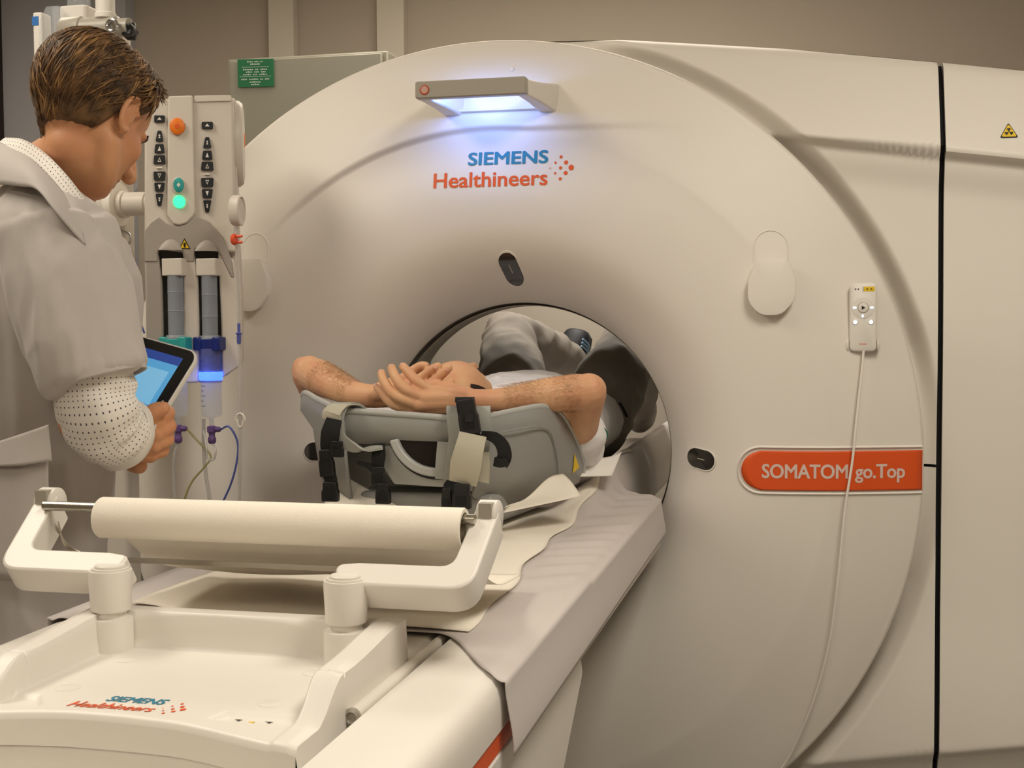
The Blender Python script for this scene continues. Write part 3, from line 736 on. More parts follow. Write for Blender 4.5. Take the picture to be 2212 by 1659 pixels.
obj('wing_rim', MB().tube(RR[0], .0062, 10), M['pgrey_l'], wr)
ins = spline([A3(*q) for q in [(1062, 938, -.605), (1120, 926, -.548), (1160, 921, -.493), (1184, 930, -.452), (1196, 960, -.425), (1203, 1000, -.402), (1205, 1040, -.386)]], 8)
obj('panel_edge', MB().tube([p+Vector((.003, -.004, 0)) if isinstance(p, Vector) else Vector(p)+Vector((.003, -.004, 0)) for p in ins], .0016, 6), M['pgrey'], wr)
rimL = [(738, 888, -.615), (712, 876, -.58), (684, 862, -.52), (661, 849, -.45), (654, 855, -.435)]
m1L = [(742, 920, -.625), (716, 910, -.595), (690, 898, -.54), (662, 884, -.46), (653, 886, -.44)]
m2L = [(748, 1000, -.62), (722, 990, -.59), (703, 970, -.54), (688, 940, -.49), (680, 925, -.47)]
botL = [(760, 1085, -.60), (735, 1080, -.57), (715, 1060, -.53), (697, 1030, -.49), (692, 1000, -.47)]
wl, RL = shell([rimL, m1L, m2L, botL], 8, 'left_wing', M['pgrey'], AS, .008)
obj('wing_rim', MB().tube(RL[0], .0062, 10), M['pgrey_l'], wl)
# inner arm trough joining the wings under the forearms
tr = MB()
def trough(u, v):
    a = Vector(spline([A3(*q) for q in rimL[:4]], 10)[int(round(u*30))]); b = Vector(spline([A3(*q) for q in rimR[:4]], 10)[int(round(u*30))])
    p = a.lerp(b, v); p.z -= .004 + .035*math.sin(PI*v)**1.2*(1-.85*(1-u)); return p
tr.grid(31, 24, trough)
obj('arm_trough', tr, M['pgrey'], AS, smooth=180, solid=.006)
# crossbar
cbm = MB(); P = []
for px, pt, pb in ((735, 886, 950), (760, 888, 958), (880, 896, 962), (985, 904, 966), (1045, 903, 975)):
    f = [A3(px, pt, -.612), A3(px, pt+9, -.618), A3(px, pt+38, -.62), A3(px, pb-12, -.614), A3(px, pb, -.598)]
    P.append(f + [q + Vector((0, .055, 0)) for q in f[::-1]])
bar = obj('crossbar', cbm.loft(P), M['pgrey'], AS, smooth=50)
obj('crossbar_rim', MB().tube(spline([A3(735, 886, -.614), A3(760, 888, -.614), A3(880, 896, -.614), A3(985, 904, -.614), A3(1045, 903, -.614)], 6), .006, 10), M['pgrey_l'], bar)
# base plate with round head opening
bp_ = MB(); bo = [A3(*q, -.600) for q in ((826, 962), (827, 1010), (850, 1046), (960, 1053), (1025, 1062), (1030, 965))]
bp_.loft([bo, [q+Vector((0, .012, 0)) for q in bo]])
base = obj('head_end_plate', bp_, M['pgrey_l'], AS, smooth=30, bevel=.003)
hc_ = A3(948, 922, -.59)
def ringm(r0, r1, y0, y1, n=40):
    R = []
    for r, y in ((r0, y0), (r1, y0), (r1, y1), (r0, y1), (r0, y0)):
        R.append([hc_+Vector((r*math.cos(2*PI*k/n), y, r*math.sin(2*PI*k/n))) for k in range(n)])
    return MB().loft(R, cap=False)
def arcm(r0, r1, y0, y1, a0, a1, n=24):
    S_ = []
    for k in range(n+1):
        a = math.radians(lerp(a0, a1, k/n)); c, s = math.cos(a), math.sin(a)
        S_.append([hc_+Vector((r*c, y, r*s)) for r, y in ((r0, y0), (r1, y0), (r1, y1), (r0, y1))])
    return MB().loft(S_)
obj('head_cup_ring', arcm(.073, .089, -.035, .10, 196, 330), M['pgrey_l'], AS, smooth=40, bevel=.003)
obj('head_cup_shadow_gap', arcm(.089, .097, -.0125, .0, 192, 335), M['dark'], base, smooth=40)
obj('head_cushion', MB().loft([[hc_+Vector((.073*q*math.cos(math.radians(a)), y, .073*q*math.sin(math.radians(a)))) for a in range(190, 351, 10)] for q, y in ((1.0, -.022), (.98, -.01), (.5, -.004), (.02, -.003))]), mat('dark_brown_foam', '#1C1410', .9), AS, smooth=60)
ip = [A3(*q, -.50) for q in ((712, 905), (800, 925), (1030, 930), (1035, 1080), (880, 1092), (742, 1084), (716, 1000))]
obj('inner_panel', MB().loft([ip, [q+Vector((0, .012, 0)) for q in ip]]), M['pgrey'], AS, smooth=30)
# foot block resting on the table
obj('support_base', MB().loft([[(.02+sx_*a, b, z) for a, b, sx_ in ((.13, -.59, 1), (.18, -.28, 1), (.18, -.28, -1), (.13, -.59, -1))] for z in (.918, .975)]), M['pgrey'], AS, bevel=.01, smooth=30)
# yellow caution triangle on the wing
ct = [A3(1237, 978, -.306), A3(1247, 1008, -.276), A3(1233, 1022, -.312)]
cm = obj('caution_label', MB().add([q+Vector((.006, -.010, 0)) for q in ct], [(0,1,2)]), M['yellow'], wr, smooth=0); cm['label'] = 'yellow caution triangle'
# ---- straps
def ribbon(pts, w, th=.0022, wd=None, n=5):
    """flat strap through (px, py, y) points; w = width in metres (or list)"""
    P = [Vector(q) for q in spline([A3(*q) for q in pts], n)]; m = len(P)
    Ws = w if hasattr(w, '__len__') else [w]*len(pts)
    Wi = np.interp(np.linspace(0, len(pts)-1, m), range(len(pts)), Ws); R = []
    for i in range(m):
        t = (P[min(i+1, m-1)]-P[max(i-1, 0)]).normalized()
        a = Vector(wd) if wd else Vector((1, 0, 0)); a = (a-t*a.dot(t)).normalized(); b = t.cross(a).normalized()
        R.append([P[i]+a*Wi[i]/2*sx_+b*th/2*sy_ for sx_, sy_ in ((-1,-1), (1,-1), (1,1), (-1,1))])
    return MB().loft(R)
def buckle(px, py, y, w, h, d, name, parent, tilt=0.0):
    c = A3(px, py, y); m_ = MB()
    o2 = roundpoly([(-w*.42, h/2, .004), (w*.42, h/2, .004), (w*.42, h*.15, .004), (w/2, 0, .004), (w/2, -h/2, .003), (-w/2, -h/2, .003), (-w/2, 0, .004), (-w*.42, h*.15, .004)], 3)
    ct_, st_ = math.cos(tilt), math.sin(tilt)
    m_.prism(o2, c, (ct_, 0, st_), (-st_, 0, ct_), (0, -1, 0), -d/2, d/2)
    b_ = obj(name, m_, M['dark'], parent, smooth=30, bevel=.0015)
    obj('buckle_bar', MB().prism(rrect(-w*.34, h*.10, w*.34, h*.16, .001, 2), c, (ct_, 0, st_), (-st_, 0, ct_), (0, -1, 0), d/2-.001, d/2+.0012), M['greybar'] if False else M['dark'], b_, smooth=0)
    obj('buckle_window', MB().prism(rrect(-w*.30, -h*.36, w*.30, h*.02, .002, 3), c, (ct_, 0, st_), (-st_, 0, ct_), (0, -1, 0), d/2-.001, d/2+.0008), M['gap'], b_, smooth=0)
    return b_
# left strap pad looped round the bar
sp = obj('strap_pad', ribbon([(778, 884, -.565), (752, 872, -.60), (728, 880, -.637), (722, 915, -.652), (735, 948, -.655), (775, 970, -.648), (826, 966, -.63)], [.028, .036, .040, .036, .024, .020, .016], .005), M['padcloth'], AS, smooth=50); sp['label'] = 'grey cloth pad of the left strap'
obj('velcro_flap', ribbon([(716, 905, -.657), (718, 890, -.656), (738, 875, -.640), (770, 874, -.61)], [.036, .036, .030, .018], .002), M['velcro'], sp, smooth=50)
obj('strap_webbing', ribbon([(722, 905, -.662), (714, 935, -.668), (711, 965, -.666), (709, 985, -.664)], [.030, .036, .034, .024], .003), M['webbing'], sp, smooth=40)
buckle(728, 970, -.672, .026, .030, .008, 'ladder_lock', sp)
buckle(706, 1000, -.668, .028, .050, .012, 'ladder_lock', sp, .08)
obj('strap_end', ribbon([(706, 1015, -.668), (714, 1034, -.668), (715, 1050, -.668)], .024, .004), M['webbing'], sp, smooth=40)
buckle(714, 1062, -.668, .032, .036, .012, 'side_release_buckle', sp)
# second strap
s2 = obj('strap_webbing', ribbon([(818, 958, -.625), (818, 985, -.632), (816, 1010, -.636), (822, 1035, -.636)], [.024, .026, .024, .022], .003), M['webbing'], AS, smooth=40)
obj('tension_lever', ribbon([(772, 999, -.64), (795, 1006, -.64), (815, 1018, -.64)], [.006, .010, .016], .006, wd=(0, 0, 1)), M['dark'], s2, smooth=40)
buckle(818, 1028, -.642, .028, .034, .010, 'ladder_lock', s2, .1)
buckle(828, 1066, -.645, .028, .038, .012, 'side_release_buckle', s2)
# right strap pad, buckle on top, beige flap and hanging tail
rp = obj('strap_pad', ribbon([(1012, 884, -.575), (1012, 882, -.628), (1013, 905, -.648), (1015, 950, -.652), (1006, 1000, -.645), (998, 1035, -.632)], [.074, .080, .080, .078, .074, .070], .006), M['padcloth'], AS, smooth=50); rp['label'] = 'stitched grey cloth pad of the right strap'
obj('side_flap', ribbon([(965, 955, -.628), (962, 1000, -.632), (962, 1035, -.628)], [.034, .036, .038], .004), M['padcloth'], rp, smooth=50)
obj('strap_webbing', ribbon([(1003, 868, -.60), (1004, 860, -.655), (1006, 872, -.672), (1012, 905, -.676), (1022, 938, -.675), (1040, 944, -.665)], [.034, .034, .034, .034, .030, .024], .004), M['webbing'], rp, smooth=40)
bk = buckle(1012, 900, -.680, .036, .062, .013, 'side_release_buckle', rp, .14)
obj('release_tab', MB().box(tuple(A3(1003, 912, -.6885)), tuple(A3(1023, 894, -.6865))), M['dark'], bk, bevel=.001)
obj('strap_tail', ribbon([(1040, 938, -.672), (1068, 945, -.672), (1085, 962, -.672), (1090, 985, -.672), (1082, 1003, -.672)], [.012, .020, .024, .026, .026], .003), M['webbing'], rp, smooth=40)
obj('tail_fold', ribbon([(1068, 997, -.674), (1082, 1000, -.676), (1098, 997, -.674)], [.016, .016, .014], .006, wd=(0, 0, 1)), M['webbing'], rp, smooth=40)
obj('velcro_flap', ribbon([(1022, 938, -.688), (1014, 970, -.694), (1006, 1005, -.690), (1000, 1044, -.676)], [.050, .052, .056, .050], .003), M['velcro'], rp, smooth=50)
obj('velcro_flap', ribbon([(1046, 976, -.662), (1044, 1005, -.664), (1038, 1040, -.660)], [.018, .024, .032], .003), M['velcro'], rp, smooth=50)
lp_ = obj('strap_loop', ribbon([(990, 1040, -.650), (985, 1052, -.668), (985, 1075, -.672), (990, 1092, -.66)], [.042, .046, .046, .042], .006), M['webbing'], AS, smooth=50)
buckle(998, 1072, -.682, .034, .044, .014, 'side_release_buckle', lp_)
buckle(966, 1078, -.672, .020, .040, .012, 'ladder_lock', lp_)
# raised paper corners in front of the wing
mb = MB()
def flare(u, v):
    a = Vector(A3(1085, 1108, -.62)).lerp(Vector(A3(1256, 1072, -.50)), u); b = Vector(A3(1090, 1098, -.60)).lerp(Vector(A3(1216, 1020, -.44)), u**.8)
    p = a.lerp(b, v); p.y += .02*math.sin(PI*v)*(1-u); p.z += .006*math.sin(u*7+v*3)*v; return p
mb.grid(24, 12, flare)
tag(obj('torn_paper_flap', mb, M['paper'], smooth=180, solid=.001), 'cream paper corner curling up against the grey arm support', 'paper')
mb = MB()
def flare2(u, v):
    a = Vector(A3(722, 1016, -.53)).lerp(Vector(A3(872, 1100, -.60)), u); b = Vector(A3(690, 1110, -.66)).lerp(Vector(A3(860, 1112, -.66)), u)
    p = a.lerp(b, v); p.y += .012*math.sin(PI*v); return p
mb.grid(16, 10, flare2)
tag(obj('torn_paper_flap', mb, M['paper'], smooth=180, solid=.001), 'cream paper rising under the left wing of the arm support', 'paper')
mb = MB()
def flag(u, v):
    a = Vector(A3(1225, 1030, -.28)).lerp(Vector(A3(1322, 1028, -.20)), u); b = Vector(A3(1245, 1002, -.20)).lerp(Vector(A3(1343, 974, -.10)), u)
    p = a.lerp(b, v); p.z += .005*math.sin(u*5+1)*v; return p
mb.grid(16, 10, flag)
tag(obj('white_paper_corner', mb, mat('white_paper', '#EFEBE4', .8, bump=.2, bscale=400), smooth=180, solid=.001), 'white paper corner sticking out from under the patient sleeve', 'paper')
# ================================================================ contrast injector
M['inj'] = mat('injector_plastic', '#D3CBBF', 0.42, bump=0.05)
M['inj_g'] = mat('injector_grey', '#A39B91', 0.5, bump=0.06)
M['key'] = mat('key_black', '#1F2225', 0.4)
M['sym'] = mat('key_white', '#E6E2DA', 0.5)
M['tealplastic'] = mat('teal_plastic', '#2F9C98', 0.4)
M['blueplastic'] = mat('navy_plastic', '#1B2A6E', 0.35)
M['clear'] = mat('clear_plastic', '#DDE2E6', 0.06, alpha=0.20)
M['clear2'] = mat('tinted_clear_plastic', '#AEB4BC', 0.12, alpha=0.55)
M['purple'] = mat('purple_luer', '#6B4E86', 0.4, alpha=.9)
IY = -.40
IN = Vector((.40, -.9165, 0)); IE = Vector((.9165, .40, 0)); I0 = at(415, 500, 'y', IY)     # front face turned towards the room
def I3(px, py, d=0.0):
    r_ = at(px, py, 'y', IY)-CAM; return CAM + r_*((I0-CAM).dot(IN)/r_.dot(IN)) + IN*d
J = thing('contrast_injector', 'white dual syringe injector head with black arrow keys on a boom', 'injector', (-.55, -.33, 1.19))
def iprism(pts, d0, d1): return MB().loft([[I3(a, b, d) for a, b in pts] for d in (d0, d1)])
def iround(pts, n=5): return roundpoly(pts, n)
back = iround([(310, 212, 8), (508, 206, 8), (513, 480, 20), (521, 640, 20), (522, 785, 10), (490, 812, 20), (455, 826, 6), (318, 830, 10), (312, 600, 10)])
obj('rear_housing', iprism(back, -.16, -.028), M['inj'], J, smooth=30, bevel=.012, seg=3)
front_top = iround([(312, 214, 7), (504, 209, 10), (508, 480, 0), (513, 545, 0), (470, 543, 0), (421, 538, 0), (395, 545, 0), (343, 538, 0), (312, 545, 0)])
obj('control_panel', iprism(front_top, -.03, 0), M['inj'], J, smooth=30, bevel=.006, seg=3)
obj('panel_column', iprism(iround([(364, 209, 4), (417, 207, 6), (423, 462, 20), (404, 482, 10), (388, 487, 10), (374, 484, 8), (362, 466, 14)]), -.004, .008), M['inj'], J, smooth=40, bevel=.006, seg=3)
obj('top_cap', iprism(iround([(420, 207, 2), (500, 206, 4), (500, 219, 3), (420, 221, 2)]), -.01, .003), M['inj'], J, smooth=30, bevel=.002)  # thin raised cap in the same plastic as the panel
sh = iround([(312, 498, 4), (326, 480, 8), (343, 468, 4), (360, 482, 12), (384, 490, 10), (408, 483, 12), (424, 467, 4), (452, 478, 20), (482, 512, 25), (502, 566, 25), (506, 600, 0), (500, 600, 0), (476, 552, 0), (468, 541, 3), (440, 537, 6), (421, 538, 3), (420, 566, 0), (399, 566, 0), (394, 545, 3), (368, 538, 6), (343, 540, 3), (341, 566, 0), (312, 566, 0)])
obj('grey_shield', iprism(sh, -.008, .006), M['inj_g'], J, smooth=30, bevel=.003)
for i, (pts, m_) in enumerate(([(312, 545), (344, 545), (352, 600), (354, 760), (354, 826), (318, 828)], 'inj'), ) if False else ():
    pass
obj('bay_divider', iprism([(312, 548), (342, 548), (350, 600), (353, 700), (353, 828), (319, 830)], -.03, .004), M['inj_g'], J, smooth=30, bevel=.004)
obj('bay_divider', iprism([(396, 548), (420, 548), (428, 600), (431, 700), (431, 826), (398, 828), (397, 700)], -.03, .004), M['inj'], J, smooth=30, bevel=.004)
obj('bay_divider', iprism([(471, 545), (506, 560), (516, 640), (520, 790), (487, 812), (480, 815), (478, 700)], -.03, .004), M['inj'], J, smooth=30, bevel=.004)
for pts in ([(340, 540), (398, 540), (398, 760), (340, 760)], [(418, 540), (474, 540), (480, 745), (418, 745)]):
    obj('syringe_bay', iprism(pts, -.034, -.026), mat('bay_grey', '#54524D', .5), J, smooth=0)
for x0, x1, yb in ((343, 396, 0), (421, 473, 2)):
    obj('bay_hood', MB().loft([[I3(lerp(x0, x1, k/10), 541+yb-q*26*math.sin(PI*k/10)**.7, d) for k in range(11)] for q, d in ((0, .016), (.5, .015), (1, .004))], closed=False, cap=False), M['inj_g'], J, smooth=180)
# side dial on the right cheek
dl = obj('side_cheek', MB().loft([[I3(508, 298, -.02)+IE*(dx*.001)-IN*(.075+.085*math.cos(2*PI*k/40)*q)+Vector((0, 0, .092*math.sin(2*PI*k/40)*q)) for k in range(40)] for dx, q in ((-6, 1), (6, 1), (14, .93), (16, .8), (17, .3))]), M['inj'], J, smooth=40)
obj('orange_side_button', MB().rev([(.016, 0), (.016, .003), (.012, .004), (.001, .004)], I3(509, 292, -.075)+IE*.0135, tuple(IE), 24), M['knob_orange'], dl)
# keys
def key(pts, name='key_button', m='key', d=.012, base=0.0):
    return obj(name, iprism(roundpoly([(a, b, 2.2) for a, b in pts], 3), base, d), M[m], J, smooth=30, bevel=.0012)
def sym(pts, par, d=.0125, m='sym'):
    obj('symbol', MB().add([I3(a, b, d) for a, b in pts], [tuple(range(len(pts)))]), M[m], par, smooth=0)
for cx, dy, s in ((345, 0, .96), (448, 14, 1.0)):
    B_ = 0.002
    h = key([(cx-12*s, 250+dy), (cx+12*s, 250+dy), (cx+12*s, 265+dy), (cx-12*s, 265+dy)], d=.006); sym([(cx-5, 260+dy), (cx+5, 260+dy), (cx, 254+dy)], h, .0066)
    tiers = [(283, 306, 4, 9), (312, 331, 9, 11.5), (336, 355, 12, 13.5), (371, 390, 13.5, 12.5), (395, 414, 12, 9.5), (419, 445, 9, 4)]
    for q, (a, b, wt, wb) in enumerate(tiers):
        k_ = key([(cx-wt*s, a+dy), (cx+wt*s, a+dy), (cx+(wb+0)*s, b+dy), (cx-wb*s, b+dy)], d=.006)
        m = (a+b)/2+dy; up = q < 3; g = 5 if up else -5
        if q in (0, 5):
            sym([(cx-2.5, m+g*.9), (cx+2.5, m+g*.9), (cx, m)], k_, .0066); sym([(cx-2.5, m), (cx+2.5, m), (cx, m-g*.9)], k_, .0066)
        elif q in (1, 4): sym([(cx-3.5, m+g), (cx+3.5, m+g), (cx, m-g)], k_, .0066)
        else:
            sym([(cx-4, m+g), (cx+4, m+g), (cx, m-g)], k_, .0066); sym([(cx-2.2, m+g*.7), (cx+2.2, m+g*.7), (cx, m-g*.4)], k_, .0070, 'key')
    obj('marker_bar', iprism([(cx-6, 361+dy), (cx+6, 361+dy), (cx+6, 364+dy), (cx-6, 364+dy)], 0, .005), M['sym'], J, smooth=0)
def disc(px, py, rx, rz, name, m, d0, d1):
    c = I3(px, py); return obj(name, MB().loft([[c+IE*(rx*q*math.cos(2*PI*k/28))+IN*d+Vector((0, 0, rz*q*math.sin(2*PI*k/28))) for k in range(28)] for q, d in ((1, d0), (1, d1-.001), (.92, d1), (.3, d1+.0004))]), m, J, smooth=40)
b1 = disc(384, 275, .0155, .0170, 'orange_button', M['knob_orange'], .009, .015); sym([(384+5*math.cos(2*PI*k/8), 275+5*math.sin(2*PI*k/8)) for k in range(8)], b1, .0166, 'logo_orange')
disc(387, 402, .0125, .0175, 'button_rim', M['inj'], .009, .0125)
b2 = disc(387, 401, .0108, .0152, 'teal_button', M['tealplastic'], .009, .0150); sym([(383, 401), (387, 396), (391, 401), (387, 406)], b2, .0160, 'sym')
b3 = disc(388, 437, .0122, .0132, 'green_lamp', mat('green_lamp', '#38E08A', .4, emit='#35F29A', es=1.6), .009, .0125)
# warning triangle
wt = obj('warning_label', MB().add([I3(a, b, .0068) for a, b in ((399, 515), (412, 538), (387, 538))], [(0,1,2)]), M['ink'], J, smooth=0)
obj('label_face', MB().add([I3(a, b, .0074) for a, b in ((399, 519), (409, 536.5), (390, 536.5))], [(0,1,2)]), M['yellow'], wt, smooth=0)
obj('label_arrow', MB().add([I3(a, b, .0080) for a, b in ((397.5, 535), (397.5, 529), (395, 529), (399.5, 524), (404, 529), (401.5, 529), (401.5, 535))], [tuple(range(7))]), M['ink'], wt, smooth=0)
# boom: joint beside the head, pole to the ceiling, hub with knob
jc = at(255, 442, 'y', -.30)
m_ = MB()
bo_ = obj('swivel_joint', m_.rev([(.034, -.052), (.036, -.046), (.036, -.012), (.030, -.008), (.030, .02), (.026, .022), (.026, .072), (.022, .074), (.022, .11)], jc, 'x', 32), M['inj'], J, smooth=40)
obj('locking_ring', MB().rev([(.030, -.012), (.047, -.010), (.050, -.002), (.047, .008), (.030, .010)], jc+Vector((-.002, 0, 0)), 'x', 36), M['white'], bo_, smooth=50)
pc = at(228, 40, 'y', -.27)
obj('boom_pole', MB().rev([(.021, 0), (.021, CEIL-.002-pc.z-.01)], pc+Vector((0, 0, .01)), 'z', 28), M['cream'], J, smooth=40)
obj('pole_collar', MB().rev([(.021, -.012), (.0235, -.010), (.0235, 0), (.021, .002)], pc+Vector((0, 0, .01)), 'z', 28), M['cream'], J, smooth=40)
obj('boom_column', MB().loft([[(pc.x-.03+a, pc.y+.06+b, z) for a, b in rrect(-.045, -.03, .045, .03, .015)] for z in (.05, pc.z-.03)]), M['inj'], J, smooth=40)
obj('boom_foot', MB().loft([[(pc.x-.03+a, pc.y+.06+b, z) for a, b in rrect(-.2, -.2, .2, .2, .06)] for z in (.0, .05)]), M['inj_g'], J, smooth=40)
hub = obj('pole_hub', MB().rev([(.026, -.105), (.030, -.100), (.030, -.055), (.026, -.052), (.026, .03), (.020, .034), (.020, .06)], at(228, 62, 'y', -.27), 'x', 32), M['greybar'], J, smooth=40)
kc = at(282, 67, 'y', -.27)
obj('knob', MB().loft([[kc+Vector((dx, r*math.cos(2*PI*k/40)*(1+.22*math.cos(5*2*PI*k/40)), r*math.sin(2*PI*k/40)*(1+.22*math.cos(5*2*PI*k/40)))) for k in range(40)] for dx, r in ((-.018, .010), (-.010, .016), (.008, .017), (.012, .010))]), M['dark'], hub, smooth=40)
obj('clamp_ring', MB().tube([at(242, 55, 'y', -.30)+Vector((.012*math.cos(t), 0, .012*math.sin(t))) for t in np.linspace(0, 2*PI, 20)], .004, 8), M['chrome'], hub)
# ---- syringes
def syringe(name, label, px, y0, y1, wpx, collar_m, lit):
    c0, c1 = I3(px, y0, .0), I3(px, y1, .0); r = wpx/2/1020
    base = I3(px, y1, 0)
    s = thing(name, label, 'syringe', base, 'injector syringes')
    X = base.x; Y = base.y-.002; H = c0.z-base.z
    obj('barrel', MB().rev([(.004, -.034), (.005, -.008), (r*.88, -.004), (r, .001), (r, H*.55), (r*.96, H*.56)], (X, Y, base.z), 'z', 32, cap=False), M['clear'], s, smooth=40, solid=.0012)
    zp = I3(px, 740 if not lit else 762).z-base.z
    obj('plunger_tip', MB().rev([(.001, zp-.012), (r*.93, zp-.006), (r*.93, zp+.008), (.001, zp+.010)], (X, Y, base.z), 'z', 28), M['ink'], s)
    ra = obj('plunger_rod', MB().rev([(r*.78, zp+.010), (r*.78, H*.98)], (X, Y, base.z), 'z', 24), M['clear2'], s, smooth=40)
    for q in (.45, .72): obj('rod_ring', MB().rev([(r*.8, 0), (r*.82, .001), (r*.8, .002)], (X, Y, base.z+lerp(zp, H, q)), 'z', 24), M['clear2'], ra)
    zc = H
    pl = obj('plunger_head', MB().loft([[(X+a, Y+b, base.z+z) for a, b in rrect(-r*1.1, -.016, r*1.1, .014, .004)] for z in (zc-.006, zc+.03)]), M['inj'], s, smooth=30, bevel=.002)
    # collar with two grips
    zk = I3(px, 742).z
    for sx in (-1, 1):
        obj('collar_grip', MB().box((X+sx*r*1.02-.009, Y-.020, zk-.014), (X+sx*r*1.02+.009, Y+.012, zk+.014)), collar_m, s, bevel=.003)
    obj('collar', MB().rev([(r*1.02, -.010), (r*1.12, -.008), (r*1.12, .008), (r*1.02, .010)], (X, Y, zk), 'z', 32, cap=False), collar_m, s, smooth=40)
    m_ = MB()
    for k in range(10 if lit else 8):
        zz = .018+k*.0105; L_ = .008 if k % 2 else .013
        a0 = -PI/2-.75
        m_.loft([[(X+(r+.0006)*math.cos(a0+L_*q/r), Y+(r+.0006)*math.sin(a0+L_*q/r), base.z+zz+dz) for q in (0, .5, 1)] for dz in (0, .0013)], closed=False, cap=False)
    g = obj('graduations', m_, M['ink'], s, smooth=0); g['kind'] = 'stuff'
    if lit:
        zj = I3(px, 826).z; zt = I3(px, 752).z; 
        obj('lit_ring', MB().rev([(r*1.10, 0), (r*1.16, .003), (r*1.16, .016), (r*1.10, .019)], (X, Y, zj+.004), 'z', 32, cap=False), mat('lit_blue_plastic', '#3B57FF', .3, emit='#3A62FF', es=3.2), s, smooth=40)
        obj('pressure_jacket', MB().rev([(r*1.11, 0), (r*1.11, zt-zj)], (X, Y, zj), 'z', 32, cap=False), mat('blue_clear_plastic', '#3A4AA8', .1, alpha=.45), s, smooth=40)
        l = bpy.data.lights.new('lit_ring_light', 'POINT'); l.energy = .04; l.color = (.15, .25, 1); l.shadow_soft_size = .02
        o = bpy.data.objects.new('lit_ring_light', l); COL.objects.link(o); o.location = (X, Y-.05, zj+.015)
    lu = obj('luer_connector', MB().rev([(.0055, -.062), (.0085, -.058), (.0085, -.050), (.0065, -.047), (.0065, -.040), (.010, -.037), (.010, -.026), (.006, -.024)], (X, Y, base.z), 'z', 16), M['purple'], s, smooth=40)
    obj('side_port', MB().rev([(.006, .004), (.006, .016), (.004, .020)], (X, Y, base.z-.0315), 'x', 14), M['purple'], lu, smooth=40)
    return Vector((X+.02, Y, base.z-.0315)), Vector((X, Y, base.z-.062))
p1_, q1_ = syringe('syringe', 'injector syringe behind the tablet with teal collar', 385, 590, 893, 43, M['tealplastic'], False)
p2_, q2_ = syringe('syringe', 'injector syringe with navy collar glowing blue', 458, 590, 895, 43, M['blueplastic'], True)
# ---- tubing
M['tube'] = mat('clear_tubing', '#C9C6C0', .15, alpha=.45)
M['tube_b'] = mat('blue_tubing', '#5560A8', .3)
M['tube_y'] = mat('yellow_tubing', '#A9A468', .3, alpha=.7)
def line(name, label, pts, r, m, extra=None):
    P = [q if isinstance(q, Vector) else at(q[0], q[1], 'y', q[2]) for q in pts]
    o = obj(name, MB().tube(spline(P, 8), r, 8), m, smooth=60); tag(o, label, 'tubing', 'infusion tubing'); return o
line('infusion_tube', 'thin blue tube looping from the glowing syringe', [p2_, (495, 922, -.42), (513, 955, -.42), (511, 1000, -.42), (497, 1050, -.42), (470, 1110, -.42), (450, 1180, -.42)], .0022, M['tube_b'])
line('infusion_tube', 'pale yellow tube curving below the two syringes', [p1_, (425, 950, -.41), (455, 985, -.41), (440, 1010, -.42), (415, 1040, -.42), (400, 1075, -.42), (392, 1130, -.42)], .0024, M['tube_y'])
line('infusion_tube', 'clear tube hanging straight down under the glowing syringe', [(440, 905, -.37), (440, 960, -.37), (444, 1020, -.37), (452, 1075, -.37), (460, 1150, -.37)], .0042, M['tube'])
line('infusion_tube', 'clear drip tube hanging below the left syringe', [q1_, (376, 985, -.42), (375, 1030, -.42), (378, 1090, -.42), (380, 1160, -.42)], .0028, M['tube'])
line('infusion_tube', 'clear loop of tube under the glowing syringe', [q2_, (466, 970, -.43), (462, 992, -.43), (448, 990, -.43), (446, 965, -.43), (440, 930, -.40)], .0024, M['tube'])
tl_ = line('infusion_tube', 'thin blue tube hanging between the arm and the injector', [(279, 405, -.2), (280, 480, -.2), (282, 570, -.2), (290, 650, -.2), (305, 700, -.2), (312, 720, -.2)], .0024, M['tube_b'])
t5 = line('patient_line', 'long clear line hung beside the injector with orange clip', [(512, 480, -.45), (512, 560, -.45), (514, 640, -.45), (516, 700, -.45), (518, 800, -.45), (519, 905, -.45), (518, 1000, -.45), (517, 1110, -.45)], .0036, M['tube'])
def sub_at(name, mb, m, par, **k): return obj(name, mb, m, par, **k)
oc = at(512, 517, 'y', -.46)
cl = MB(); cl.rev([(.010, -.004), (.012, 0), (.010, .004)], oc+Vector((-.006, 0, 0)), 'x', 20)
for dz in (-.006, .006): cl.tube([oc+Vector((-.004, 0, dz)), oc+Vector((.012, -.002, dz))], .0028, 8)
sub_at('orange_clip', cl, mat('orange_clip', '#E2562E', .4), t5)
sub_at('blue_connector', MB().rev([(.003, -.02), (.0045, -.016), (.0045, 0), (.008, .002), (.003, .004), (.003, .022)], at(516, 722, 'y', -.452), 'z', 14), M['tube_b'], t5, smooth=40)
sub_at('roller_clamp', MB().tube([at(519, 908, 'y', -.452)+Vector((.010*math.cos(t)*(.6 if math.sin(t) < 0 else 1), 0, .014*math.sin(t))) for t in np.linspace(0, 2*PI, 22)], .0024, 8), M['white'], t5)
rc_ = at(513, 455, 'y', -.45)
tr_ = obj('tube_reel', MB().loft([[rc_+Vector((dx, .020*q*math.cos(2*PI*k/32), .031*q*math.sin(2*PI*k/32))) for k in range(32)] for dx, q in ((-.012, .9), (-.008, 1), (.008, 1), (.010, .9), (.006, .85), (.004, .1))]), M['inj'], J, smooth=40)
sub_at('slide_clamp', MB().tube([at(282, 550, 'y', -.204)+Vector((.008*math.cos(t), 0, .012*math.sin(t))) for t in np.linspace(0, 2*PI, 18)], .002, 8), M['white'], tl_)
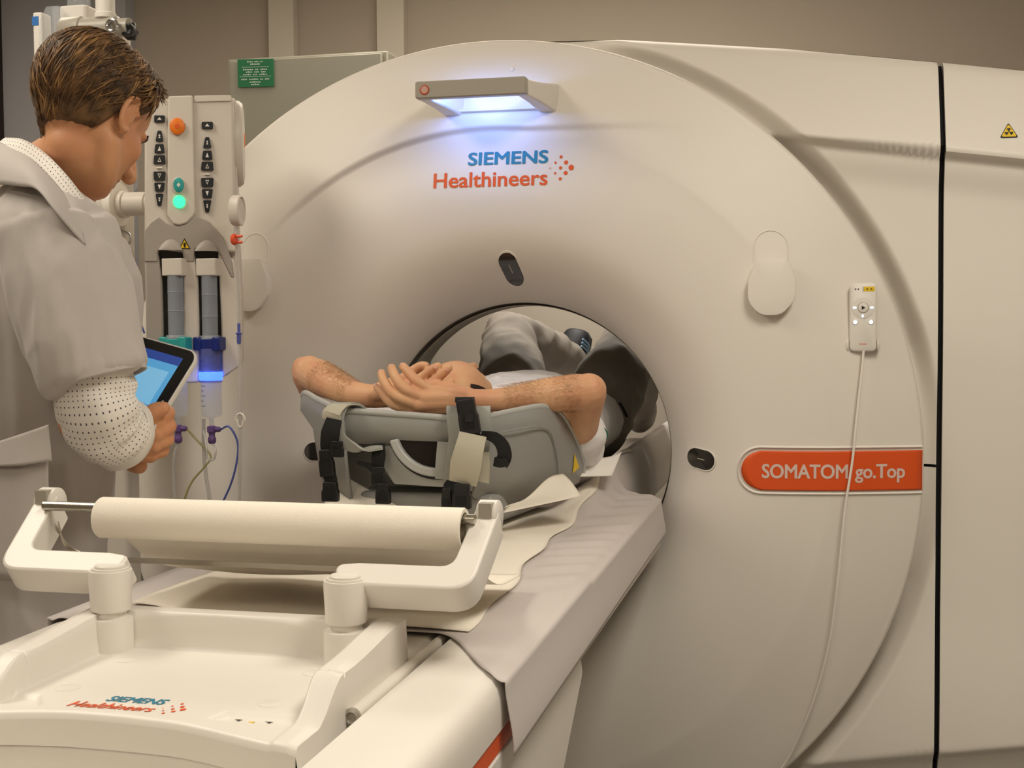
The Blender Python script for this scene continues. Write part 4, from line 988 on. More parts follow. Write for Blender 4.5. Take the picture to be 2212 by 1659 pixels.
hk = line('hook', 'bent chrome hook below the white swivel joint', [(228, 492, -.28), (255, 496, -.28), (278, 505, -.28), (282, 520, -.28), (272, 530, -.28), (258, 522, -.28), (256, 508, -.28)], .003, M['chrome']); hk['category'] = 'hook'; del hk['group']
# clear drip chamber behind the operator's chin
dc = thing('drip_chamber', 'clear drip chamber hanging beside the injector keys', 'drip chamber', at(288, 410, 'y', -.2))
dq = at(288, 400, 'y', -.2)
obj('chamber', MB().rev([(.004, -.012), (.011, 0), (.011, .055), (.006, .062)], dq, 'z', 20), M['clear'], dc, smooth=40)
obj('chamber_cap', MB().rev([(.013, .058), (.013, .066), (.005, .070), (.005, .085)], dq, 'z', 20), M['white'], dc, smooth=40)
# infusion bag and bottle on the boom
bgp = at(118, 95, 'y', -.20)
BG = thing('infusion_bag', 'clear infusion bag with blue label behind the operator head', 'infusion bag', bgp+Vector((0, 0, -.09)))
obj('bag', MB().loft([[bgp+Vector((w*math.cos(2*PI*k/28), .018*q*math.sin(2*PI*k/28), z)) for k in range(28)] for z, w, q in ((-.075, .012, .5), (-.06, .034, 1), (.0, .038, 1.2), (.055, .036, .8), (.085, .02, .3))]), M['clear'], BG, smooth=60)
obj('bag_frame', MB().loft([[bgp+Vector((-.044+a, .02+b, z)) for a, b in rrect(-.012, -.02, .012, .02, .005)] for z in (-.10, .075)]), M['cream'], BG, smooth=40, bevel=.004)
obj('blue_label', MB().box(tuple(bgp+Vector((-.0565, -.0015, .045))), tuple(bgp+Vector((-.040, .0, .065)))), mat('label_blue', '#2E6FB5', .5), BG, smooth=0)
BT = thing('infusion_pump_box', 'cream plastic box on the boom behind the operator head', 'device', at(170, 120, 'y', -.15))
bq = at(172, 85, 'y', -.15)
obj('box_body', MB().loft([[bq+Vector((a, b, z)) for a, b in rrect(-.036, -.03, .036, .03, .012)] for z in (-.12, .072)]), M['cream'], BT, smooth=40, bevel=.004)
obj('bottle', MB().rev([(.026, .072), (.026, .09), (.018, .12), (.014, .13)], bq, 'z', 24), M['clear'], BT, smooth=40)
# ================================================================ background cabinet and sign
CB = thing('cabinet', 'grey green enamel cabinet behind the scanner with green notice', 'cabinet', (-.90, 1.25, 0))
obj('cabinet_body', MB().box((-1.150, 1.04, .02), (-.60, 1.55, 2.150)), M['cabinet'], CB, bevel=.006)
obj('cabinet_door', MB().box((-1.135, 1.022, .10), (-.615, 1.040, 2.140)), M['cabinet'], CB, bevel=.004)
obj('plinth', MB().box((-1.13, 1.06, 0), (-.62, 1.53, .03)), M['dark'], CB, smooth=0)
obj('door_handle', MB().tube([(-1.105, 1.02, 1.80), (-1.105, .99, 1.80), (-1.105, .99, 1.865), (-1.105, 1.02, 1.865)], .012, 10), M['dark'], CB)
SG = thing('notice_sign', 'small green notice with white lines on the cabinet door', 'sign', (-1.035, 1.02, 2.045))
sg = [at(514, 129, 'y', 1.019), at(591, 127, 'y', 1.019), at(592, 187, 'y', 1.019), at(515, 189, 'y', 1.019)]
obj('sign_plate', MB().loft([sg, [q+Vector((0, -.004, 0)) for q in sg]]), mat('sign_green', '#0E6B41', .5), SG, smooth=0)
m_ = MB()
def sgp(u, v): return sg[0].lerp(sg[1], u).lerp(sg[3].lerp(sg[2], u), v) + Vector((0, -.0052, 0))
sw = mat('sign_white', '#B9CFC0', .6)
for v0, a, b in ((.28, .12, .88), (.62, .06, .94)):
    obj('rule_line', MB().add([sgp(a, v0), sgp(b, v0), sgp(b, v0+.015), sgp(a, v0+.015)], [(0,1,2,3)]), sw, SG, smooth=0)
for v0, a, b, words in ((.12, .28, .72, 'mixx xxx xn'), (.21, .36, .64, 'lmnxxm'), (.40, .16, .84, 'mxxnnx xn xmxx'), (.49, .24, .8, 'xmxx nxx xnx'), (.58, .16, .84, 'nxxmx xxx nxmxx'), (.75, .10, .9, 'xmnx nxxmxn xn xmx'), (.85, .34, .66, 'nxmxxx'), (.94, .38, .62, 'xxmnx')):
    # unreadable small print of the notice: short strokes
    t_ = MB(); n_ = len(words)
    for k, ch in enumerate(words):
        if ch == ' ': continue
        u0 = lerp(a, b, k/n_); u1 = lerp(a, b, (k+.75)/n_); hh = .055 if ch == 'm' else .04
        t_.add([sgp(u0, v0), sgp(u1, v0), sgp(u1, v0-hh), sgp(u0, v0-hh)], [(0,1,2,3)])
    obj('text_line', t_, sw, SG, smooth=0)
# ================================================================ people
def limb(mb, pts, rad, n=18, flat=1.0, up=None, sp=6):
    """tapering limb with rounded ends through the given points"""
    P = [Vector(q) for q in spline([tuple(p) for p in pts], sp)]
    R = list(np.interp(np.linspace(0, len(pts)-1, len(P)), range(len(pts)), rad))
    t0 = (P[0]-P[1]).normalized(); t1 = (P[-1]-P[-2]).normalized()
    for k in (.5, .85): P.insert(0, P[0] if False else (Vector(P[0]))); P.pop(0)
    A = [P[0]+t0*R[0]*a for a in (.96, .8, .5)]; B = [P[-1]+t1*R[-1]*a for a in (.5, .8, .96)]
    P2 = A + P + B; R2 = [R[0]*.28, R[0]*.6, R[0]*.87] + R + [R[-1]*.87, R[-1]*.6, R[-1]*.28]
    return mb.tube(P2, R2, n, True, flat, up)
def ball(mb, c, r, axes=None, n=20, m=12):
    ax = axes or (Vector((1,0,0)), Vector((0,1,0)), Vector((0,0,1))); c = Vector(c); rings = []
    for i in range(m+1):
        th = PI*(i+.02*(1 if i == 0 else -1 if i == m else 0))/m
        rings.append([c+ax[0]*(r[0]*math.sin(th)*math.cos(2*PI*j/n))+ax[1]*(r[1]*math.sin(th)*math.sin(2*PI*j/n))+ax[2]*(r[2]*math.cos(th)) for j in range(n)])
    return mb.loft(rings)
def P3(px, py, y): return at(px, py, 'y', y)
def finger(mb, pts, r0, r1): limb(mb, pts, list(np.linspace(r0, r1, len(pts))), 12, sp=5)
def head(mb, C, f, u, k=1.0, neck=()):
    """skull, face, jaw and neck blended together, then nose, brow, lips and ears about C (f = face direction, u = crown)"""
    s = f.cross(u).normalized(); X = (f, s, u); h = MB()
    q = lambda a, b, c: C+f*(a*k)+s*(b*k)+u*(c*k)
    ball(h, q(-.012, 0, .026), (.099*k, .078*k, .084*k), X, 28, 18)
    ball(h, q(.006, 0, -.020), (.080*k, .068*k, .070*k), X, 24, 16)
    ball(h, q(.028, 0, -.034), (.066*k, .063*k, .078*k), X, 24, 16)
    ball(h, q(.038, 0, -.074), (.050*k, .050*k, .042*k), X)
    ball(h, q(.066, 0, -.100), (.024*k, .028*k, .020*k), X)
    for sg in (1, -1):
        ball(h, q(.055, .036*sg, -.030), (.030*k, .024*k, .028*k), X)
        limb(h, [q(.012, .052*sg, -.06), q(.04, .042*sg, -.088), q(.066, .014*sg, -.103)], [.020*k, .018*k, .018*k], 12)
    for pts, rr in neck: limb(h, pts, rr, 22)
    h = remeshed(h, .0045, 22); mb.add(h.v, h.f)
    for sg in (1, -1):
        ball(mb, q(.068, .028*sg, .006), (.014*k, .022*k, .008*k), X)       # brow
        e = [q(.006+.017*math.cos(t), (.073+.010*(1-math.cos(t))*.5)*sg, -.010+.030*math.sin(t)) for t in np.linspace(.4, 2*PI-.9, 14)]
        limb(mb, e, [.0052*k]*14, 8, sp=2)
        ball(mb, q(.008, .0725*sg, -.010), (.014*k, .005*k, .026*k), X, 14, 10)
        ball(mb, q(.012, .073*sg, -.038), (.008*k, .005*k, .008*k), X, 12, 8)
        ball(mb, q(.098, .011*sg, -.041), (.011*k, .008*k, .008*k), X, 12, 8)
    limb(mb, [q(.088, 0, .000), q(.104, 0, -.024), q(.112, 0, -.038)], [.009*k, .011*k, .013*k], 12)   # nose
    limb(mb, [q(.080, -.024, -.068), q(.091, 0, -.064), q(.080, .024, -.068)], [.004*k, .0065*k, .004*k], 10)
    limb(mb, [q(.078, -.022, -.076), q(.088, 0, -.078), q(.078, .022, -.076)], [.004*k, .007*k, .004*k], 10)
    return h
def face_parts(C, f, u, k, parent, iris, bw=1.0):
    s = f.cross(u).normalized(); q = lambda a, b, c: C+f*(a*k)+s*(b*k)+u*(c*k)
    for sg in (1, -1):
        e = obj('eye', ball(MB(), q(.0705, .031*sg, -.012), (.0115*k, .0125*k, .0085*k), (f, s, u), 16, 10), mat('eye_white', '#E4DFD6', .2), parent)
        obj('iris', ball(MB(), q(.0795, .031*sg, -.013), (.0030*k, .005*k, .005*k), (f, s, u), 12, 8), mat('iris', iris, .2), e)
        obj('eyebrow', limb(MB(), [q(.0845, .014*sg, .009), q(.0845, .030*sg, .013), q(.074, .047*sg, .009)], [.0025*k*bw, .0036*k*bw, .0018*k*bw], 8), M['hair_dark'], parent)
    obj('mouth_line', limb(MB(), [q(.083, -.022, -.0725), q(.0925, 0, -.0715), q(.083, .022, -.0725)], [.0010, .0014, .0010], 6), mat('lip', '#8E5044', .5), parent)
def skinmat(name, base, red):
    m = mat(name, base, .5, bump=.18, bscale=260, sss=.12, spec=.4); nt = m.node_tree; b = nt.nodes['Principled BSDF']
    n = nt.nodes.new('ShaderNodeTexNoise'); n.inputs['Scale'].default_value = 16; n.inputs['Detail'].default_value = 4
    r = nt.nodes.new('ShaderNodeValToRGB'); r.color_ramp.elements[0].position = .35; r.color_ramp.elements[1].position = .68
    r.color_ramp.elements[0].color = (*hexc(base), 1); r.color_ramp.elements[1].color = (*hexc(red), 1)
    t = nt.nodes.new('ShaderNodeTexCoord'); nt.links.new(t.outputs['Object'], n.inputs['Vector']); nt.links.new(n.outputs['Fac'], r.inputs['Fac']); nt.links.new(r.outputs['Color'], b.inputs['Base Color'])
    return m
def hairmat(name, a, bcol, scale=(60, 60, 6)):
    m = mat(name, a, .55, bump=.0, spec=.35); nt = m.node_tree; b = nt.nodes['Principled BSDF']
    n = nt.nodes.new('ShaderNodeTexNoise'); n.inputs['Scale'].default_value = 40; n.inputs['Detail'].default_value = 5
    r = nt.nodes.new('ShaderNodeValToRGB'); r.color_ramp.elements[0].position = .35; r.color_ramp.elements[1].position = .65
    r.color_ramp.elements[0].color = (*hexc(a), 1); r.color_ramp.elements[1].color = (*hexc(bcol), 1)
    t = nt.nodes.new('ShaderNodeTexCoord'); nt.links.new(t.outputs['Object'], n.inputs['Vector']); nt.links.new(n.outputs['Fac'], r.inputs['Fac']); nt.links.new(r.outputs['Color'], b.inputs['Base Color'])
    return m
M['skin_p'] = skinmat('patient_skin', '#DDB087', '#D39B78')
M['skin_o'] = skinmat('operator_skin', '#CB966D', '#C38862')
M['hair_dark'] = hairmat('dark_hair', '#1E1511', '#33241B')
M['hair_o'] = hairmat('brown_hair', '#3A2919', '#6B4D2E')
M['tshirt'] = mat('white_cotton', '#E9E6E6', .85, bump=.25, bscale=500, sheen=.15)
M['trouser'] = mat('grey_trouser_cloth', '#8C857D', .85, bump=.3, bscale=500, var=.04, vscale=40)
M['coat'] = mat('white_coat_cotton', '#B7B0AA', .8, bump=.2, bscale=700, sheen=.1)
M['nail'] = mat('nail', '#D8A48E', .3)
def crumple(mb, amp, sc, seed=0.0, aniso=(1, 1, 1)):
    """push the vertices of a cloth in and out along their normals"""
    me = bpy.data.meshes.new('c'); me.from_pydata(mb.v, [], mb.f); bm = bmesh.new(); bm.from_mesh(me); bmesh.ops.recalc_face_normals(bm, faces=bm.faces); bm.normal_update()
    for i, v in enumerate(bm.verts):
        c = v.co; n = noise3(c.x*sc*aniso[0]+seed, c.y*sc*aniso[1], c.z*sc*aniso[2]); n2 = noise3(c.x*sc*2.3*aniso[0]+seed+9, c.y*sc*2.3*aniso[1], c.z*sc*2.3*aniso[2])
        d = amp*((1-2*abs(n))*.7 + n2*.4); mb.v[i] = tuple(c+v.normal*d)
    bm.free(); bpy.data.meshes.remove(me); return mb
def nail(c, n, t, w, l, parent):
    n = Vector(n).normalized(); t = Vector(t); t = (t-n*t.dot(n)).normalized(); s = n.cross(t)
    m_ = MB(); m_.grid(6, 5, lambda u, v: Vector(c)+t*((u-.5)*l)+s*((v-.5)*w*(1-.25*(u-.5)**2))+n*(.0006-.0030*(2*v-1)**2-.0006*(2*u-1)**2))
    obj('fingernail', m_, M['nail'], parent, smooth=180)
# ---------------------------------------------------------------- patient
PT = thing('person', 'patient in white shirt and grey trousers lying face up with hands clasped over his head', 'person', (.04, .2, .93))
sk = MB()
# arms
elR, elL = P3(1272, 845, -.37), P3(668, 806, -.37)
limb(sk, [P3(1018, 862, -.497), P3(1060, 864, -.48), P3(1110, 862, -.455), P3(1180, 854, -.42), P3(1245, 848, -.385), elR], [.0195, .021, .026, .034, .037, .033], 20)
ball(sk, P3(1281, 834, -.372), (.020, .022, .022))
limb(sk, [elR, P3(1250, 905, -.29), P3(1238, 965, -.17), P3(1225, 985, -.08)], [.036, .043, .048, .06], 20)
limb(sk, [P3(800, 856, -.462), P3(765, 851, -.445), P3(725, 836, -.42), P3(690, 815, -.39), elL], [.0235, .026, .033, .037, .034], 20)
ball(sk, P3(652, 796, -.372), (.020, .022, .024))
limb(sk, [elL, Vector((-.285, -.25, 1.09)), Vector((-.20, -.12, 1.03)), Vector((-.15, -.07, 1.03))], [.037, .043, .048, .06], 20)
# right hand, back towards the viewer
RH = {'index': [(932, 846, -.53), (902, 825, -.537), (882, 804, -.526), (871, 792, -.514)],
      'middle': [(916, 860, -.543), (872, 838, -.55), (853, 812, -.538), (846, 795, -.522)],
      'ring': [(906, 874, -.545), (853, 854, -.55), (831, 827, -.538), (824, 806, -.524)],
      'little': [(892, 886, -.535), (849, 874, -.54), (827, 852, -.53), (814, 837, -.52)]}
RR_ = {'index': (.0114, .0086), 'middle': (.0116, .0090), 'ring': (.0112, .0086), 'little': (.0098, .0076)}
for k, (fn_, js) in enumerate(RH.items()):
    J_ = [P3(*j) for j in js]; w0 = P3(1012, 854+6*k, -.497)
    limb(sk, [w0, w0.lerp(J_[0], .5)+Vector((0, -.006, .002)), J_[0]], [.0160, .0160, .0135], 14)
    finger(sk, J_, *RR_[fn_])
limb(sk, [P3(1000, 852, -.485), P3(962, 838, -.472), P3(930, 832, -.475)], [.014, .013, .009], 12)
limb(sk, [P3(985, 850, -.49), P3(945, 866, -.505), P3(920, 868, -.515)], [.015, .018, .014], 14)
# left hand behind, its finger tips showing past the right hand
LH = {'index': [(868, 820, -.435), (894, 800, -.425), (909, 791, -.427), (919, 790, -.432)],
      'middle': [(884, 834, -.445), (915, 813, -.442), (935, 798, -.446), (946, 792, -.449)],
      'ring': [(898, 848, -.455), (933, 826, -.456), (957, 806, -.460), (969, 795, -.462)],
      'little': [(902, 862, -.462), (938, 846, -.466), (962, 832, -.47), (974, 824, -.47)]}
for k, (fn_, js) in enumerate(LH.items()):
    J_ = [P3(*j) for j in js]; w0 = P3(806, 846+7*k, -.46)
    limb(sk, [w0, w0.lerp(J_[0], .5), J_[0]], [.014, .0135, .0115], 14); finger(sk, J_, *RR_[fn_])
limb(sk, [P3(815, 852, -.48), P3(850, 846, -.492), P3(880, 846, -.495)], [.013, .0115, .0085], 12)
# head, neck, trunk, legs
HC = P3(988, 876, -.30); hf, hu = Vector((.10, .50, .86)).normalized(), Vector((0, -1, .5)).normalized(); hu = (hu-hf*hu.dot(hf)).normalized()
HSP = head(sk, HC, hf, hu, .97, [([HC-hu*.05, Vector((.035, -.16, 1.03)), Vector((.04, -.06, 1.03))], [.050, .056, .07])])
TX = .045
trunk = [(-.10, 1.035, .16, .075), (0, 1.045, .165, .095), (.15, 1.045, .155, .10), (.32, 1.04, .15, .092), (.45, 1.03, .16, .09)]
def ell_ring(x, y, z, a, b, n=28): return [(x+a*math.cos(2*PI*j/n), y, z+b*math.sin(2*PI*j/n)) for j in range(n)]
sk.loft([ell_ring(TX, y, z, a*.93, b*.93) for y, z, a, b in trunk])
kneeR, kneeL = P3(1376, 712, .86), P3(1098, 722, .88)
ankR, ankL = Vector((.16, 1.26, .985)), P3(1232, 782, 1.18)
hipR, hipL = Vector((TX+.10, .47, 1.02)), Vector((TX-.10, .47, 1.02))
for hp, kn, an in ((hipR, kneeR, ankR), (hipL, kneeL, ankL)):
    limb(sk, [hp, hp.lerp(kn, .5), kn, kn.lerp(an, .45), an], [.075, .068, .05, .046, .034], 16)
footL = P3(1247, 737, 1.22)
limb(sk, [ankL, ankL.lerp(footL, .6), footL], [.03, .032, .024], 12)
limb(sk, [ankR, ankR+Vector((0, .08, .03)), ankR+Vector((0, .14, .06))], [.03, .03, .022], 12)
BODY = obj('body', remeshed(sk, .0024, 3), M['skin_p'], PT, smooth=180)
for fn_, js in RH.items():
    d, t = P3(*js[2]), P3(*js[3]); nrm = (CAM-t).normalized()*.75 + (P3(*js[3])-P3(*js[1])).cross(Vector((1, 0, 0))).normalized()*0 + Vector((-.25, -.2, .45))
    nail(t.lerp(d, .05)+nrm.normalized()*RR_[fn_][1]*.93, nrm, t-d, .0095, .011, BODY)
for fn_ in ('middle', 'ring'):
    js = LH[fn_]; d, t = P3(*js[2]), P3(*js[3]); nrm = Vector((.35, -.75, -.05)).normalized()
    nail(t.lerp(d, .15)+nrm*RR_[fn_][1]*.95, nrm, t-d, .0105, .012, BODY)
face_parts(HC, hf, hu, .97, PT, '#4A3A2A', .55)
# hair lies on the skull: polar grid about the cranium, dropped onto the skin
from mathutils.bvhtree import BVHTree
def on_skull(tree, c, f, s, u, th, ph, off):
    d = f*(math.sin(th)*math.cos(ph))+s*(math.sin(th)*math.sin(ph))+u*math.cos(th)
    hit = tree.ray_cast(c+d*.30, -d, .30)[0]
    r = (hit-c).length if hit is not None else .085
    return c+d*(min(r, .135 if th < 1.6 else .108)+off)
def scalp(tree, C, f, u, k, hl, off, nphi=72, nth=26, start=lambda ph: .0):
    s = f.cross(u).normalized(); c = C+f*(-.012*k)+u*(.026*k); rows = []
    for i in range(nth+1):
        rows.append([on_skull(tree, c, f, s, u, lerp(start(2*PI*j/nphi), hl(2*PI*j/nphi), i/nth)+.001, 2*PI*j/nphi, off if i < nth-1 else (off*.6 if i == nth-1 else -.002)) for j in range(nphi)])
    return c, s, rows
def hl_p(ph):
    a = abs((ph+PI) % (2*PI)-PI); return math.radians(float(np.interp(math.degrees(a), [0, 40, 55, 70, 84, 98, 120, 180], [24, 24, 50, 92, 96, 128, 132, 136])))
def st_p(ph):
    a = abs((ph+PI) % (2*PI)-PI); return math.radians(float(np.interp(math.degrees(a), [0, 40, 60, 90, 180], [23.5, 23.5, 40, 38, 14])))
tree_p = BVHTree.FromPolygons(HSP.v, HSP.f)
c_, s_, rows = scalp(tree_p, HC, hf, hu, .97, hl_p, .003, 72, 22, st_p)
rows = [r[13:60] for r in rows]
obj('hair', crumple(MB().loft(rows, closed=False, cap=False), .0010, 160, 3), M['hair_dark'], PT, smooth=180)
# fine hair on the forearms
ah = MB(); rh = random.Random(3)
for a_, b_, r0, r1 in ((P3(1080, 862, -.47), P3(1250, 848, -.385), .024, .037), (P3(765, 851, -.445), P3(690, 815, -.39), .026, .037)):
    ax = (b_-a_).normalized(); e1 = (CAM-a_); e1 = (e1-ax*e1.dot(ax)).normalized(); e2 = ax.cross(e1)
    for _ in range(2600):
        t = rh.betavariate(1.5, 1.3); w = rh.uniform(-1.9, 1.9); r = lerp(r0, r1, t)+.0005
        n = e1*math.cos(w)+e2*math.sin(w); p0 = a_.lerp(b_, t)+n*r*.97
        dr = (-ax*.8+n*rh.uniform(.15, .5)+n.cross(ax)*rh.uniform(-.7, .7)).normalized(); L = rh.uniform(.006, .012)
        ah.tube([p0, p0+dr*L*.5, p0+dr*L-n*L*.1], [.00014, .00012, .00004], 3)
h_ = obj('arm_hair', ah, mat('arm_hair', '#A27C52', .6), BODY, smooth=0, fixn=False); h_['kind'] = 'stuff'
# T-shirt
ts = MB()
ts.loft([ell_ring(TX, y, z, a, b, 36) for y, z, a, b in [(-.17, 1.03, .085, .06), (-.15, 1.03, .15, .075), (-.10, 1.035, .185, .09), (-.03, 1.045, .195, .112), (.06, 1.05, .19, .122), (.18, 1.05, .188, .122), (.30, 1.045, .192, .114), (.42, 1.035, .196, .110), (.47, 1.03, .17, .09)]])
limb(ts, [P3(1256, 938, -.235), P3(1246, 962, -.17), P3(1232, 985, -.09), Vector((.17, -.02, 1.03))], [.050, .056, .066, .08], 22)
limb(ts, [Vector((-.255, -.20, 1.075)), Vector((-.21, -.13, 1.045)), Vector((-.14, -.05, 1.035))], [.052, .06, .075], 22)
for a_ in np.linspace(-.9, .9, 7): limb(ts, [Vector((TX+.07*a_, -.165, 1.085-.02*a_*a_)), Vector((TX+.09*a_, -.08, 1.125-.03*a_*a_)), Vector((TX+.10*a_, 0, 1.15-.03*a_*a_))], [.014, .02, .02], 10)
SH = obj('t_shirt', crumple(remeshed(ts, .006, 4), .007, 14, 1.0), M['tshirt'], PT, smooth=180)
obj('sleeve_trim', MB().tube([P3(1258, 938, -.236)+Vector((.053*math.cos(t), .02*math.sin(t)+.02*math.cos(t)*0, .050*math.sin(t)*.55-.012*0))+Vector((0, -.030*math.sin(t), 0)) for t in np.linspace(0, 2*PI, 30)], .0016, 6), mat('teal_stitch', '#2C6A5C', .7), SH)
# trousers
tr_ = MB()
tr_.loft([ell_ring(TX, y, z, a, b, 36) for y, z, a, b in [(.39, 1.04, .12, .08), (.41, 1.04, .178, .106), (.48, 1.035, .19, .112), (.56, 1.02, .18, .095), (.60, 1.01, .12, .06)]])
for hp, kn, an in ((hipR, kneeR, ankR), (hipL, kneeL, ankL)):
    limb(tr_, [hp, hp.lerp(kn, .35), hp.lerp(kn, .75), kn], [.098, .096, .082, .068], 24)
    limb(tr_, [kn, kn.lerp(an, .3), kn.lerp(an, .65), an.lerp(kn, .04)], [.066, .070, .066, .056], 24)
TRS = obj('trousers', crumple(remeshed(tr_, .007, 6), .012, 11, 4.0), M['trouser'], PT, smooth=180)
obj('pocket_welt', MB().tube([P3(1338, 870, .36), P3(1346, 882, .37), P3(1354, 900, .385)], .004, 6), M['dark'], TRS)
# shoes
def shoe(an, tip, w, name_m):
    d = (tip-an); L = d.length; d.normalize(); up_ = Vector((0, 0, 1)) if abs(d.z) < .8 else Vector((0, -1, .2)); side = d.cross(up_).normalized(); up_ = side.cross(d)
    prof = [(-.25, .030, .030), (-.05, .040, .046), (.25, .042, .044), (.6, .046, .036), (.9, .044, .026), (1.1, .030, .016)]
    m_ = MB(); m_.loft([[an+d*(L*t)+side*(a*math.cos(2*PI*j/24))+up_*(b*math.sin(2*PI*j/24)*(1 if math.sin(2*PI*j/24) > 0 else .6)) for j in range(24)] for t, a, b in prof])
    s_ = obj('shoe', m_, mat('navy_shoe', '#16181F', .6, bump=.3), PT, smooth=60, sub=1)
    obj('sole', MB().loft([[an+d*(L*t)+side*(a*1.03*c1)+up_*(-.030+.012*c2) for c1, c2 in ((-1, -1), (1, -1), (1, 1), (-1, 1))] for t, a, b in prof]), mat('shoe_sole', '#2A2B30', .7), s_, smooth=30, bevel=.003)
    for t in (.30, .42, .54): obj('side_stripe', MB().tube([an+d*(L*t)+side*.046+up_*-.02, an+d*(L*(t+.05))+side*.044+up_*.012, an+d*(L*(t+.12))+side*.030+up_*.034], .004, 6), mat('stripe_blue', '#7C9AB5', .6), s_)
    return s_
shoe(ankL.lerp(P3(1250, 735, 1.20), .15), P3(1247, 716, 1.21), .045, None)
shoe(ankR+Vector((0, .02, .01)), ankR+Vector((.02, .05, .2)), .045, None)
# ---------------------------------------------------------------- operator
OP = thing('person', 'standing operator in white lab coat looking down at a tablet', 'person', (-.62, -1.0, 0))
R_, U_, F_ = CR.copy(), CU.copy(), _fw.copy()
def O3(px, py, d): 
    """point at a photograph pixel, d metres nearer than the vertical plane y = -1"""
    return at(px, py, 'y', -1.0) + (CAM-at(px, py, 'y', -1.0)).normalized()*d
oh = R_*.49+F_*.872; of = (oh*.835-U_*.55).normalized(); ou = (U_*.835+oh*.55); ou = (ou-of*ou.dot(of)).normalized(); os_ = of.cross(ou).normalized()
OC = O3(204, 240, 0.0); OK = 1.02
so = MB()
nb = O3(70, 405, .0)
HSO = head(so, OC, of, ou, OK, [([OC-ou*.045+of*.005, O3(150, 345, 0), nb, O3(30, 470, .0)], [.048, .054, .058, .055]), ([OC-ou*.080+of*.0, O3(165, 378, 0), O3(100, 450, 0)], [.044, .046, .055])])
# right arm: upper arm, forearm, hand closed on the tablet edge
shR, elO, wrO = O3(130, 520, .16), O3(186, 905, .16), O3(296, 955, .04)
limb(so, [shR, shR.lerp(elO, .5), elO], [.055, .048, .042], 18)
limb(so, [elO, elO.lerp(wrO, .5), wrO.lerp(elO, .12), wrO], [.042, .039, .029, .027], 18)
kn = {'index': [O3(338, 912, .045), O3(362, 893, .02), O3(352, 886, -.012), O3(336, 895, -.025)],
      'middle': [O3(335, 938, .047), O3(366, 922, .022), O3(356, 914, -.012), O3(338, 920, -.025)],
      'ring': [O3(330, 962, .045), O3(362, 950, .020), O3(352, 944, -.012), O3(335, 948, -.024)],
      'little': [O3(322, 982, .038), O3(352, 974, .016), O3(344, 970, -.010), O3(330, 970, -.02)]}
for q, js in enumerate(kn.values()):
    w0 = wrO.lerp(O3(296, 940+14*q, .03), .6)
    limb(so, [w0, w0.lerp(js[0], .55)+ (CAM-js[0]).normalized()*.006, js[0]], [.0170, .0175, .0145], 14)
    finger(so, js, .0134-.0006*q, .0100-.0005*q)
limb(so, [O3(302, 945, .03), O3(318, 905, .055), O3(336, 888, .060), O3(352, 874+8, .058)], [.0170, .0160, .0140, .0115], 14)
# left arm reaching to the far side of the tablet, trunk and legs inside the clothes
limb(so, [O3(80, 520, -.22), O3(150, 800, -.26), O3(262, 905, -.10), O3(285, 985, -.03), O3(300, 1006, -.005)], [.05, .043, .034, .022, .014], 16)
tb = [(.30, .10, .12), (.6, .12, .13), (.9, .13, .145), (1.12, .12, .14), (1.32, .12, .16), (1.44, .09, .15)]
bx = O3(80, 700, 0); tf = Vector((of.x, of.y, 0)).normalized(); tsd = Vector((tf.y, -tf.x, 0))
def ring_t(c, z, a, b, n=32): return [Vector((c.x, c.y, z))+tf*(a*math.cos(2*PI*j/n))+tsd*(b*math.sin(2*PI*j/n)) for j in range(n)]
def spine(z): # centre of the trunk leaning forward towards the head
    lo, hi = Vector((-.66, -.97, 0)), O3(45, 470, 0); t = sstep(.7, 1.5, z); return Vector((lerp(lo.x, hi.x, t), lerp(lo.y, hi.y, t), 0))
so.loft([ring_t(spine(z), z, a*.85, b*.95) for z, a, b in tb])
for sg in (1, -1): limb(so, [spine(.9)+tsd*(.09*sg)+Vector((0, 0, .85)), spine(.5)+tsd*(.09*sg)+Vector((0, 0, .48)), spine(.1)+tsd*(.10*sg)+Vector((0, 0, .09))], [.08, .055, .04], 14)
OB = obj('body', remeshed(so, .0028, 5), M['skin_o'], OP, smooth=180)
face_parts(OC, of, ou, OK, OP, '#5A6A70')
# ---- hair
def hl_o(ph):
    a = math.degrees(abs((ph+PI) % (2*PI)-PI)); return math.radians(float(np.interp(a, [0, 28, 48, 60, 66, 74, 84, 90, 98, 120, 150, 180], [60, 62, 74, 100, 112, 97, 99, 132, 150, 155, 157, 158])))
tree_o = BVHTree.FromPolygons(HSO.v, HSO.f)
c_, s_, rows = scalp(tree_o, OC, of, ou, OK, hl_o, .009, 120, 34)
hm = MB().loft(rows, cap=False)
HAIR = obj('hair', crumple(hm, .0025, 70, 2), M['hair_o'], OP, smooth=180)
rng = random.Random(5)
def lock(ph, th0, th1, lift, w, turn, tip):
    pts, Rr = [], []
    for q in range(7):
        t = q/6; th = lerp(th0, th1, t); p_ = ph+turn*t*t
        pts.append(on_skull(tree_o, c_, of, os_, ou, th, p_, .007+lift*math.sin(PI*min(1, t*.9+.1))+tip*t**3)); Rr.append(w*(.35+1.1*math.sin(PI*(t*.75+.12)))*(1 if t < .99 else .25))
    return pts, Rr
whorl = (math.radians(165), math.radians(30))
lk = [MB(), MB()]
